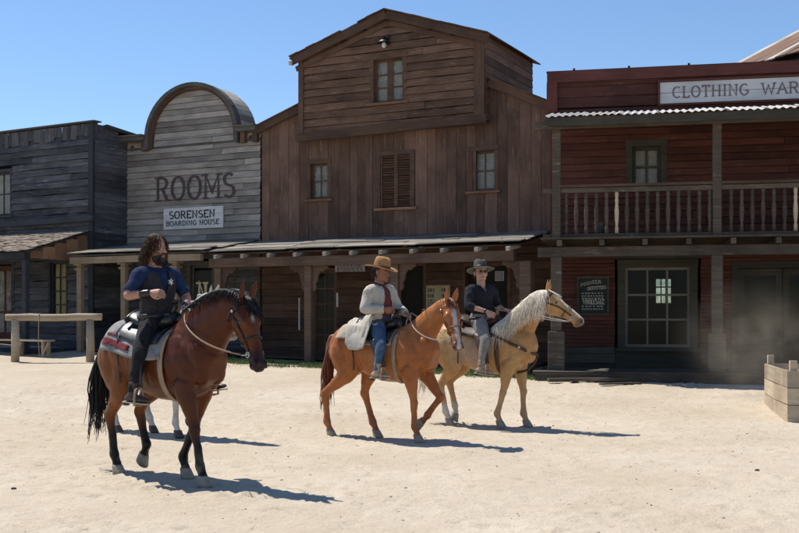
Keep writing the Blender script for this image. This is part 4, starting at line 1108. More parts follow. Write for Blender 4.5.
nr = nd(n, 'ShaderNodeMapRange'); n.links.new(no.outputs[0], nr.inputs[0]); nr.inputs[1].default_value = .40; nr.inputs[2].default_value = .75
mu = nd(n, 'ShaderNodeMath', operation='MULTIPLY'); n.links.new(fo.outputs[0], mu.inputs[0]); n.links.new(nr.outputs[0], mu.inputs[1])
mu2 = nd(n, 'ShaderNodeMath', operation='MULTIPLY'); n.links.new(mu.outputs[0], mu2.inputs[0]); mu2.inputs[1].default_value = .40
n.links.new(mu2.outputs[0], vp.inputs['Density']); n.links.new(vp.outputs[0], out.inputs['Volume'])
o.data.materials.append(m)
tag(o, 'thin pale dust hanging in front of the store door', 'dust', kind='stuff')

# ================================================================== BODY TOOLS
def catmull(A, sub):
    """smooth interpolation through the rows of A"""
    A = np.asarray(A, float); n = len(A); out = []
    for i in range(n-1):
        p0, p1, p2, p3 = A[max(i-1, 0)], A[i], A[i+1], A[min(i+2, n-1)]
        for k in range(sub):
            t = k/sub
            out.append(.5*((2*p1)+(-p0+p2)*t+(2*p0-5*p1+4*p2-p3)*t*t+(-p0+3*p1-3*p2+p3)*t**3))
    out.append(A[-1]); return np.array(out)

def limb(mb, secs, lat=(0, 1, 0), n=18, sub=4, infl=0.0, T=None):
    """closed tapered form; rows are x, y, z, half-width, half-depth on the b side, half-depth on the other side"""
    R = catmull(secs, sub); lat = np.asarray(lat, float); rings = []
    P = R[:, :3]
    for i in range(len(P)):
        t = P[min(i+1, len(P)-1)]-P[max(i-1, 0)]; t /= (np.linalg.norm(t)+1e-9)
        a = lat-t*lat.dot(t); a /= (np.linalg.norm(a)+1e-9); b = np.cross(t, a)
        ra, ru, rd = np.maximum(R[i, 3:6]+infl, .003)
        ring = []
        for k in range(n):
            c, s = math.cos(2*math.pi*k/n), math.sin(2*math.pi*k/n)
            p = P[i]+a*ra*c+b*(ru if s > 0 else rd)*s
            ring.append(T @ Vector(p) if T is not None else Vector(p))
        rings.append(ring)
    mb.rings(rings, True)

def blob(mb, c, r, T=None, n=12, m=8):
    q = MB(); q.ball(c, r, n, m)
    mb.add([T @ Vector(p) if T is not None else p for p in q.v], q.f)

def merged(mb, voxel, smooth=6, factor=.5, noise_amp=0.0, noise_scale=.12, ridged=False):
    """voxel-merge everything in mb into one continuous skin and return the mesh"""
    me = mb.mesh('body')
    bm = bmesh.new(); bm.from_mesh(me); bmesh.ops.recalc_face_normals(bm, faces=bm.faces); bm.to_mesh(me); bm.free()
    o = bpy.data.objects.new('body_build', me); COL.objects.link(o)
    r = o.modifiers.new('r', 'REMESH'); r.mode = 'VOXEL'; r.voxel_size = voxel; r.use_smooth_shade = True
    s = o.modifiers.new('s', 'SMOOTH'); s.factor = factor; s.iterations = smooth
    dg = bpy.context.evaluated_depsgraph_get(); dg.update()
    out = bpy.data.meshes.new_from_object(o.evaluated_get(dg))
    bpy.data.objects.remove(o); bpy.data.meshes.remove(me)
    if noise_amp:
        n = len(out.vertices); co = np.empty(n*3); out.vertices.foreach_get('co', co); co = co.reshape(-1, 3)
        no = np.empty(n*3); out.vertices.foreach_get('normal', no); no = no.reshape(-1, 3)
        if ridged:                                        # creased like cloth
            st = Vector((1, 1, .62))
            d = np.array([.55-2.2*abs(mnoise.noise(Vector(p)*st/noise_scale))-.9*abs(mnoise.noise(Vector(p)*st/noise_scale*2.1+Vector((5, 1, 2)))) for p in co])
        else: d = np.array([mnoise.noise(Vector(p)/noise_scale)+.5*mnoise.noise(Vector(p)/noise_scale*2.3+Vector((5, 1, 2))) for p in co])
        co += no*(d*noise_amp)[:, None]; out.vertices.foreach_set('co', co.reshape(-1))
    out.polygons.foreach_set('use_smooth', np.ones(len(out.polygons), bool))
    out.update(); return out

def cut_mesh(me, keep):
    """drop the faces whose centre fails keep(x, y, z)"""
    bm = bmesh.new(); bm.from_mesh(me)
    bmesh.ops.delete(bm, geom=[f for f in bm.faces if not keep(*f.calc_center_median())], context='FACES')
    bm.to_mesh(me); bm.free(); return me

def coatmat(name, rough=.42, spec=.5, sheen=.0):
    m, n, b = newmat(name)
    at = nd(n, 'ShaderNodeAttribute', attribute_name='coat'); tc = nd(n, 'ShaderNodeTexCoord')
    g = nd(n, 'ShaderNodeTexNoise', Scale=9.0, Detail=6.0, Roughness=.7); n.links.new(tc.outputs['Object'], g.inputs['Vector'])
    mp = nd(n, 'ShaderNodeMapping'); mp.inputs['Scale'].default_value = (60, 220, 120); n.links.new(tc.outputs['Object'], mp.inputs[0])
    h = nd(n, 'ShaderNodeTexNoise', Scale=1.0, Detail=3.0); n.links.new(mp.outputs[0], h.inputs['Vector'])
    c = mixc(n, 1.0, at.outputs['Color'], ramp(n, g.outputs[0], [(0.3, .62), (0.7, 1.0)]), 'MULTIPLY')
    c = mixc(n, 1.0, c, ramp(n, h.outputs[0], [(0.3, .85), (0.7, 1.0)]), 'MULTIPLY')
    n.links.new(c, b.inputs['Base Color']); n.links.new(ramp(n, g.outputs[0], [(0.3, max(.2, rough-.10)), (0.7, rough+.14)]), b.inputs['Roughness']); b.inputs['Specular IOR Level'].default_value = spec
    bp = nd(n, 'ShaderNodeBump', Strength=.12, Distance=.004); n.links.new(h.outputs[0], bp.inputs['Height']); n.links.new(bp.outputs[0], b.inputs['Normal'])
    return m

def set_coat(me, fn):
    n = len(me.vertices); co = np.empty(n*3); me.vertices.foreach_get('co', co); co = co.reshape(-1, 3)
    col = fn(co); at = me.color_attributes.new('coat', 'FLOAT_COLOR', 'POINT')
    at.data.foreach_set('color', np.concatenate([np.clip(col, 0, 1), np.ones((n, 1))], 1).reshape(-1))

def sstep(a, b, x): t = np.clip((x-a)/(b-a), 0, 1); return t*t*(3-2*t)
def lerpc(a, b, t): return np.asarray(a)*(1-t)[:, None]+np.asarray(b)*t[:, None]

M['hoof_dark'] = plain('dark_hoof', (.07, .055, .045), rough=.55, var=.3, scale=25)
M['hoof_pale'] = plain('dusty_hoof', (.27, .23, .18), rough=.7, var=.3, scale=25)
M['eye_dark'] = plain('horse_eye', (.008, .006, .005), rough=.08, spec=.8)
M['nostril'] = plain('nostril', (.012, .009, .008), rough=.7)
M['hair_black'] = plain('black_hair', (.010, .009, .010), rough=.55, spec=.25, var=.4, scale=30)
M['hair_red'] = plain('red_horse_hair', (.15, .048, .018), rough=.5, var=.4, scale=30)
M['hair_cream'] = plain('cream_horse_hair', (.74, .66, .53), rough=.55, var=.25, scale=30)
M['hair_white'] = plain('white_horse_hair', (.66, .63, .57), rough=.55, var=.2, scale=30)
M['leather_black'] = plain('black_leather', (.014, .012, .011), rough=.38, spec=.5, var=.4, scale=30, bump=.1)
M['leather_brown'] = plain('brown_leather', (.060, .030, .017), rough=.5, var=.4, scale=30, bump=.15)
M['strap_tan'] = plain('tan_strap', (.30, .21, .14), rough=.6, var=.25, scale=30)
M['rope_pale'] = plain('pale_cotton_rein', (.42, .37, .31), rough=.8, var=.2, scale=60)
M['steel'] = plain('worn_steel', (.45, .44, .42), rough=.32, metal=.9, var=.2, scale=40)
M['blanket_grey'] = cloth('grey_wool_blanket', (.30, .29, .27), (.16, .155, .15), fold=12)
M['blanket_red'] = cloth('red_wool_blanket', (.20, .035, .038), (.11, .02, .024), fold=12)
M['blanket_tan'] = cloth('tan_wool_blanket', (.42, .36, .27), (.33, .27, .20), fold=12)
M['blanket_dark'] = cloth('dark_wool_blanket', (.05, .045, .045), fold=12)

TORSO = np.array([  # x, centre height, half-width, half-height up, half-height down
    (-.800, 1.17, .06, .07, .09), (-.765, 1.16, .135, .145, .17), (-.69, 1.165, .205, .235, .27), (-.57, 1.17, .262, .305, .30), (-.43, 1.165, .285, .325, .275),
    (-.28, 1.14, .280, .305, .265), (-.12, 1.11, .285, .295, .310), (.06, 1.09, .292, .300, .335), (.22, 1.09, .285, .325, .345),
    (.36, 1.105, .258, .375, .350), (.48, 1.12, .240, .365, .325), (.60, 1.12, .215, .30, .265), (.70, 1.09, .175, .21, .19), (.765, 1.07, .10, .11, .11)])
TS_D = catmull(TORSO, 6)
def tsec(x):
    return [np.interp(x, TS_D[:, 0], TS_D[:, k]) for k in (1, 2, 3, 4)]
def tpt(x, ang, off=0.0):
    """point on the barrel at x; ang in degrees from the top of the back, + to the horse's left"""
    c, w, u, d = tsec(x); s, k = math.sin(math.radians(ang)), math.cos(math.radians(ang))
    return Vector((x, s*(w+off), c+k*((u if k > 0 else d)+off)))
def push_out(p, off):
    c, w, u, d = tsec(max(-.78, min(.74, p.x))); h = u if p.z > c else d
    q = math.hypot(p.y/(w+off), (p.z-c)/(h+off))
    if q < 1 and q > 1e-4 and -.8 < p.x < .76: return Vector((p.x, p.y/q, c+(p.z-c)/q))
    return p

class HeadFrame:
    def __init__(s, poll, pitch, yaw):
        s.M = Matrix.Translation(Vector(poll)) @ Matrix.Rotation(math.radians(yaw), 4, 'Z') @ Matrix.Rotation(math.radians(pitch), 4, 'Y')
        s.Mi = s.M.inverted()
    def __matmul__(s, p): return s.M @ Vector(p)
HEAD = np.array([(-.07, -.02, .055, .05, .08), (.02, -.012, .090, .090, .135), (.12, -.005, .108, .098, .178), (.21, -.005, .104, .090, .170), (.30, -.01, .084, .082, .125),
                 (.39, -.014, .069, .074, .094), (.47, -.016, .064, .069, .084), (.54, -.02, .066, .063, .082), (.60, -.026, .056, .048, .068), (.638, -.032, .032, .028, .042)])
HD_D = catmull(HEAD, 6)
def hpt(t, ang, off=0.0):
    """point on the horse's head at t along the nose; ang from the forehead, + to its left"""
    z, w, u, d = [np.interp(t, HD_D[:, 0], HD_D[:, k]) for k in (1, 2, 3, 4)]
    s, k = math.sin(math.radians(ang)), math.cos(math.radians(ang))
    return (t, s*(w+off), z+k*((u if k > 0 else d)+off))

def locks(mb, roots, n, seed, L, grav, rad, pts=7, wave=.01, out=None, sides=4):
    """tapering strands; roots(q) -> (point, direction), falling under grav"""
    rr = random.Random(seed)
    for i in range(n):
        q = (i+rr.random())/n; p, d = roots(q, rr); l = L(q, rr) if callable(L) else L*rr.uniform(.75, 1.1)
        d = Vector(d); p = Vector(p); P = [p.copy()]; ph = rr.uniform(0, 6.3); wv = Vector((rr.uniform(-1, 1), rr.uniform(-1, 1), 0))*wave
        for k in range(1, pts):
            d = (d+Vector((rr.gauss(0, .10), rr.gauss(0, .10), -grav))).normalized(); p = p+d*l/(pts-1)
            if out: p = out(p)
            P.append(p+wv*math.sin(ph+k*1.3)*k/pts)
        r0 = rad*rr.uniform(.7, 1.25)
        mb.tube(P, [r0*(1-.82*(k/(pts-1))**1.4) for k in range(pts)], sides, True)

def strap(mb, pts, w=.012, t=.35): mb.tube(pts, w, 6, True, flat=t)

def horse(name, label, loc, yaw, sc, coat, neck, poll, pitch, hyaw, fore, hind, mane, tail, hoof, coat_fn, ear=(0, 0)):
    root = empty(name, loc, -math.radians(yaw)); root.scale = (sc,)*3; tag(root, label, 'horse', 'horses on the sandy street')
    H = HeadFrame(poll, pitch, hyaw); mb = MB()
    R = [(x, 0, z, w, u, d) for x, z, w, u, d in TORSO]; limb(mb, R, sub=4, n=28)
    # haunch, shoulder and breast muscle
    for s in (-1, 1):
        limb(mb, [(-.47, s*.15, 1.36, .07, .11, .11), (-.52, s*.185, 1.18, .10, .19, .19), (-.48, s*.175, 1.00, .098, .19, .19), (-.42, s*.16, .86, .075, .12, .13)], sub=3)
        limb(mb, [(.34, s*.10, 1.40, .06, .09, .10), (.43, s*.165, 1.20, .068, .13, .12), (.50, s*.165, 1.02, .07, .12, .12), (.47, s*.15, .88, .06, .09, .10)], sub=3)
        blob(mb, (.655, s*.085, 1.03), (.095, .085, .13))
        blob(mb, (-.66, s*.11, 1.18), (.10, .095, .19))
        blob(mb, (-.33, s*.185, .97), (.10, .07, .12))
    limb(mb, neck, sub=5, n=22)
    # head
    limb(mb, [(t, 0, z, w, u, d) for t, z, w, u, d in HEAD], sub=4, n=22, T=H.M)
    for s in (-1, 1):
        blob(mb, (.135, s*.060, -.075), (.095, .040, .085), H.M); blob(mb, (.185, s*.084, .040), (.056, .026, .034), H.M)
        blob(mb, (.578, s*.044, -.002), (.040, .028, .042), H.M); blob(mb, (.32, s*.052, -.02), (.10, .018, .022), H.M)
        e0 = Vector((-.02, s*.052, .060)); up = (H.M.to_3x3().inverted() @ Vector((.15+ear[0], 0, 1))).normalized(); ed = (Vector((-.25, s*.22, .75))*.5+up*.7).normalized()
        limb(mb, [(*e0, .026, .022, .022), (*(e0+ed*.05), .036, .022, .020), (*(e0+ed*.10), .036, .017, .016), (*(e0+ed*.155), .018, .011, .010), (*(e0+ed*.19), .006, .006, .006)], lat=Vector((.35, s*.9, 0)), sub=3, n=12, T=H.M)
    blob(mb, (.560, 0, -.098), (.046, .040, .028), H.M); blob(mb, (.606, 0, -.028), (.034, .052, .044), H.M)
    hoofs = []
    for s, (E, K, Fe, C, tilt) in fore.items():
        E, K, Fe, C = [np.array(v) for v in (E, K, Fe, C)]; y0, y1, y2 = s*.155, s*.135, s*.125
        P = lambda a, y: (a[0], y, a[1]); m = lambda a, b, t: a+(b-a)*t
        limb(mb, [(*P(E+np.array((.01, .16)), y0*.95), .075, .13, .13), (*P(E, y0), .090, .115, .112), (*P(m(E, K, .30), y0*.97), .080, .094, .086), (*P(m(E, K, .70), y1), .057, .064, .058),
                  (*P(m(E, K, .90), y1), .050, .053, .046), (*P(K, y1), .055, .060, .050), (*P(m(K, Fe, .18), y1), .043, .044, .046), (*P(m(K, Fe, .5), y2), .034, .036, .044),
                  (*P(m(K, Fe, .82), y2), .037, .038, .050), (*P(Fe, y2), .045, .046, .058), (*P(m(Fe, C, .5), y2), .038, .038, .040), (*P(C, y2), .046, .047, .044)], sub=3, n=16)
        hoofs.append((Fe, C, y2, tilt))
    for s, (St, Ho, Fe, C, tilt) in hind.items():
        St, Ho, Fe, C = [np.array(v) for v in (St, Ho, Fe, C)]; y0, y1, y2 = s*.165, s*.135, s*.125
        P = lambda a, y: (a[0], y, a[1]); m = lambda a, b, t: a+(b-a)*t
        limb(mb, [(*P(St+np.array((-.10, .24)), y0), .11, .20, .20), (*P(St+np.array((-.03, .06)), y0), .105, .155, .165), (*P(m(St, Ho, .25), y0*.98), .090, .125, .125), (*P(m(St, Ho, .58), y1), .066, .082, .086),
                  (*P(m(St, Ho, .86), y1), .050, .056, .066), (*P(Ho, y1), .054, .062, .070), (*P(m(Ho, Fe, .16), y1), .045, .050, .054), (*P(m(Ho, Fe, .5), y2), .036, .039, .046),
                  (*P(m(Ho, Fe, .83), y2), .039, .040, .052), (*P(Fe, y2), .046, .048, .060), (*P(m(Fe, C, .5), y2), .039, .039, .041), (*P(C, y2), .047, .048, .045)], sub=3, n=16)
        hoofs.append((Fe, C, y2, tilt))
    me = merged(mb, .0115, smooth=4, noise_amp=.0065, noise_scale=.14)
    # muscle lines: shallow grooves along the shoulder, flank, thigh and neck
    nv = len(me.vertices); co = np.empty(nv*3); me.vertices.foreach_get('co', co); co = co.reshape(-1, 3); no = np.empty(nv*3); me.vertices.foreach_get('normal', no); no = no.reshape(-1, 3)
    nk = [(r[0]+.03, r[2]-.09) for r in neck[2:6]]; disp = np.zeros(nv)
    for line, depth, wd in (([(.25, 1.40), (.29, 1.18), (.33, .95)], .013, .030), ([(.44, 1.44), (.56, 1.26), (.66, 1.08)], .014, .032), ([(-.22, 1.24), (-.24, 1.05), (-.22, .90)], .016, .034), ([(-.66, 1.34), (-.68, 1.12), (-.60, .90)], .012, .026),
                            ([(-.50, 1.36), (-.44, 1.14), (-.40, .98)], .008, .028), ([(.36, .93), (.46, 1.00), (.58, .97)], .012, .026), (nk, .010, .026), ([(.05, 1.22), (.02, .92)], .004, .018), ([(-.05, 1.22), (-.08, .92)], .004, .018), ([(-.14, 1.22), (-.16, .94)], .004, .018), ([(.14, 1.2), (.12, .92)], .004, .018)):
        best = np.full(nv, 9.0)
        for (ax, az), (bx, bz) in zip(line[:-1], line[1:]):
            vx, vz = bx-ax, bz-az; t = np.clip(((co[:, 0]-ax)*vx+(co[:, 2]-az)*vz)/(vx*vx+vz*vz), 0, 1)
            best = np.minimum(best, np.hypot(co[:, 0]-ax-t*vx, co[:, 2]-az-t*vz))
        disp -= depth*np.exp(-(best/wd)**2)*(np.abs(no[:, 1]) > .25)
    co += no*disp[:, None]; me.vertices.foreach_set('co', co.reshape(-1)); me.update()
    def paint(co):
        h = np.asarray(H.Mi); hc = co @ h[:3, :3].T + h[:3, 3]
        return coat_fn(co, hc)
    set_coat(me, paint)
    link('body', me, coat, root)
    for Fe, C, y, tilt in hoofs:
        q = MB(); a = math.radians(tilt); fx, fz = math.cos(a), -math.sin(a); nx, nz = math.sin(a), math.cos(a)   # tilt: toe down
        rg = []
        for h, r, f in ((0.012, .047, -.006), (0, .052, 0), (-.045, .060, .020), (-.082, .067, .036), (-.088, .055, .034)):
            cx, cz = C[0]+nx*h+fx*f, C[1]+nz*h+fz*f
            rg.append([(cx+fx*r*1.08*math.cos(t), y+r*.95*math.sin(t), cz+fz*r*1.08*math.cos(t)) for t in np.linspace(0, 2*math.pi, 17)[:-1]])
        q.rings(rg, True); q.build('hoof', hoof, root, True)
    for s in (-1, 1):
        q = MB(); blob(q, (.185, s*.097, .020), (.024, .014, .021), H.M); q.build('eye', M['eye_dark'], root, True)
        q = MB(); blob(q, (.606, s*.058, -.002), (.016, .012, .021), H.M); q.build('nostril', M['nostril'], root, True)
    # mane, forelock, tail
    NK = catmull(neck, 8)
    def crest(q):
        i = q*(len(NK)-1); k = int(min(i, len(NK)-2)); f = i-k; r = NK[k]*(1-f)+NK[k+1]*f; t = NK[k+1, :3]-NK[k, :3]; t /= np.linalg.norm(t); lat = np.array((0, 1., 0)); a = lat-t*lat.dot(t); b = np.cross(t, a/np.linalg.norm(a))
        return Vector(r[:3]+b*(r[4]-.006)), Vector(b), Vector(t), r
    def neck_out(p):
        best = None
        d2 = np.sum((NK[:, :3]-np.array(p))**2, 1); i = int(np.argmin(d2)); c = NK[i]
        if abs(p.y-c[1]) < c[3]+.014 and d2[i] < (c[4]+.02)**2:
            p = p.copy(); sg = 1 if p.y-c[1] >= 0 else -1; p.y = c[1]+sg*(c[3]+.014)*math.sqrt(max(0.02, 1-min(1, (math.sqrt(d2[i])-abs(p.y-c[1]))/(c[4]+.02))**2))
        return p
    q = MB()
    def roots(u, rr):
        p, b, t, r = crest(mane['from']+(1-mane['from'])*u); sd = mane['side'] if rr.random() < mane.get('one', .9) else -mane['side']
        return p+Vector((0, sd*rr.uniform(0, .02), 0)), (b*.5+Vector((0, sd*mane.get('throw', .9), 0))+t*rr.uniform(-.2, .2))
    locks(q, roots, mane['n'], 3, lambda u, rr: mane['len']*rr.uniform(.4, 1.15), mane.get('grav', .55), mane['rad'], pts=10, wave=mane.get('wave', .012), out=neck_out)
    q.build('mane', mane['mat'], root, True, fix=False)
    if mane.get('forelock', 1):
        q = MB()
        locks(q, lambda u, rr: (H @ (-.03+rr.uniform(-.01, .02), rr.uniform(-.035, .035), .085), (H.M.to_3x3() @ Vector((1, rr.uniform(-.35, .35), .28)))), 34, 5, mane.get('flen', .22), .06, .008, pts=6)
        q.build('forelock', mane['mat'], root, True, fix=False)
    q = MB()
    def troots(u, rr):
        a = rr.uniform(0, 6.28); return Vector((-.775, .028*math.cos(a), 1.295+.04*math.sin(a))), Vector((-.45, rr.uniform(-.10, .10)+tail.get('swing', 0), tail.get('lift', .15)))
    locks(q, troots, tail['n'], 9, lambda u, rr: tail['len']*rr.uniform(.6, 1.06), tail.get('grav', .5), .013, pts=10, wave=.025)
    q.tube([(-.74, 0, 1.33), (-.81, 0, 1.31), (-.85, tail.get('swing', 0)*.05, 1.22), (-.87, tail.get('swing', 0)*.1, 1.08), (-.88, tail.get('swing', 0)*.15, .95)], [.045, .045, .04, .034, .015], 10)
    q.build('tail', tail['mat'], root, True, fix=False)
    return root, H

def leg_f(hx, dx=0.0, E=(.45, .87), kx=0.0):
    """standing foreleg with its hoof at hx"""
    Fe = (hx-.045, .195); K = (E[0]+(Fe[0]-E[0])*.55+.015+kx, .505); return (E, K, Fe, (hx-.012, .092), 0)
def leg_h(hx, St=(-.36, .93), hk=0.0):
    Fe = (hx-.055, .20); Ho = (hx-.115+hk, .575); return (St, Ho, Fe, (hx-.012, .092), 0)

# ------------------------------------------------------------------ tack
def bridle(name, label, loc, yaw, sc, H, hand, mat, rein_mat, noseband=True, brow=True, hand2=None, sag=.06, breast=False):
    root = empty(name, loc, -math.radians(yaw)); root.scale = (sc,)*3; tag(root, label, 'bridle')
    o = .010
    def ringpts(t, a0, a1, n=14, tt=None): return [H @ hpt(t+(0 if tt is None else tt*math.sin(math.pi*k/n)), a0+(a1-a0)*k/n, o) for k in range(n+1)]
    q = MB(); strap(q, ringpts(-.035, -128, 128, 18), .011); q.build('headstall', mat, root, True)
    if brow: q = MB(); strap(q, ringpts(.055, -95, 95), .010); q.build('browband', mat, root, True)
    if noseband: q = MB(); strap(q, ringpts(.345, -180, 180, 22), .011); q.build('noseband', mat, root, True)
    q = MB(); strap(q, [H @ hpt(-.03+.5*0, -118, o)] + [H @ hpt(t, -(118-28*q_), o) for t, q_ in ((.06, .3), (.15, .7), (.25, .95), (.36, 1), (.46, .9))], .011); q.build('cheek_strap', mat, root, True)
    q = MB(); strap(q, [H @ hpt(-.03, 118, o)] + [H @ hpt(t, (118-28*q_), o) for t, q_ in ((.06, .3), (.15, .7), (.25, .95), (.36, 1), (.46, .9))], .011); q.build('cheek_strap', mat, root, True)
    q = MB(); strap(q, [H @ hpt(.02+.10*math.sin(math.pi*k/14), 100+160*k/14, o+.004+.03*math.sin(math.pi*k/14)) for k in range(15)], .009); q.build('throat_latch', mat, root, True)
    bits = {}
    for s in (-1, 1):
        c = H @ hpt(.475, s*100, .014); bits[s] = c; q = MB(); fx = H.M.to_3x3()
        q.tube([c + fx @ Vector((.024*math.cos(t), 0, .024*math.sin(t))) for t in np.linspace(0, 2*math.pi, 15)], .006, 6)
        q.tube([c+fx @ Vector((-.015, 0, .03)), c, c+fx @ Vector((-.03, 0, -.075)), c+fx @ Vector((-.05, 0, -.10))], .006, 6); q.build('bit', M['steel'], root, True)
        q = MB(); q.ball(H @ hpt(.055, s*96, .016), .016, 8, 6); q.build('concho', M['steel'], root, True)
    for s in (-1, 1):
        a = bits[s] + H.M.to_3x3() @ Vector((-.045, 0, -.09)); b = Vector(hand if s < 0 or hand2 is None else hand2)+Vector((0, s*.01, 0))
        m1 = a*.62+b*.38+Vector((0, s*.26, -sag)); m2 = a*.22+b*.78+Vector((0, s*.30, -sag*.6)); q = MB(); P = []
        for k in range(17):
            t = k/16; P.append(a*(1-t)**3+m1*3*t*(1-t)**2+m2*3*t*t*(1-t)+b*t**3)
        strap(q, P, .0075, .5)
        strap(q, [b, b+Vector((-.03, s*.05, -.10)), b+Vector((-.02, s*.10-.02, -.28)), b+Vector((0.02, s*.16-.05, -.44))], .009, .5) if s < 0 else None
        q.build('rein', rein_mat, root, True)
    return root

def sheet(mb, fn, nu, nv, th=.012):
    """thick curved panel from fn(u, v)"""
    A = [[Vector(fn(i/nu, j/nv)) for j in range(nv+1)] for i in range(nu+1)]; b = len(mb.v); n1 = (nu+1)*(nv+1)
    N = [[None]*(nv+1) for _ in range(nu+1)]
    for i in range(nu+1):
        for j in range(nv+1):
            du = A[min(i+1, nu)][j]-A[max(i-1, 0)][j]; dv = A[i][min(j+1, nv)]-A[i][max(j-1, 0)]; n = du.cross(dv)
            N[i][j] = n.normalized() if n.length > 1e-9 else Vector((0, 0, 1))
    vs = [A[i][j] for i in range(nu+1) for j in range(nv+1)] + [A[i][j]-N[i][j]*th for i in range(nu+1) for j in range(nv+1)]
    I = lambda i, j, k=0: k*n1+i*(nv+1)+j; fs = []
    for i in range(nu):
        for j in range(nv): fs += [(I(i, j), I(i+1, j), I(i+1, j+1), I(i, j+1)), (I(i, j, 1), I(i, j+1, 1), I(i+1, j+1, 1), I(i+1, j, 1))]
    for i in range(nu): fs += [(I(i, 0), I(i, 0, 1), I(i+1, 0, 1), I(i+1, 0)), (I(i, nv), I(i+1, nv), I(i+1, nv, 1), I(i, nv, 1))]
    for j in range(nv): fs += [(I(0, j), I(0, j+1), I(0, j+1, 1), I(0, j, 1)), (I(nu, j), I(nu, j, 1), I(nu, j+1, 1), I(nu, j+1))]
    mb.add(vs, fs)

def blanket(name, label, loc, yaw, sc, mats, x0=-.46, x1=.26, ang=78, stripes=None, wob=.012, off=.020):
    root = empty(name, loc, -math.radians(yaw)); root.scale = (sc,)*3; tag(root, label, 'blanket')
    q = MB()
    def fn(u, v):
        x = x0+(x1-x0)*u; a = -ang+2*ang*v; e = abs(2*v-1)**6
        xx = x+.05*(e)*(u-.5)
        return tpt(xx, a, off+wob*math.sin(u*17+v*5)*abs(2*v-1)+.02*e)
    sheet(q, fn, 26, 40, .014); q.build('wool_pad', mats[0], root, True)
    if stripes:
        for (u0, u1, v0, v1) in stripes:
            q = MB(); sheet(q, lambda u, v: tpt(x0+(x1-x0)*(u0+(u1-u0)*u), -ang+2*ang*(v0+(v1-v0)*v), off+.010+wob*math.sin((u0+(u1-u0)*u)*17+(v0+(v1-v0)*v)*5)*abs(2*(v0+(v1-v0)*v)-1)+.02*abs(2*(v0+(v1-v0)*v)-1)**6), 10, 8, .006)
            q.build('stripe', mats[1], root, True)
    return root

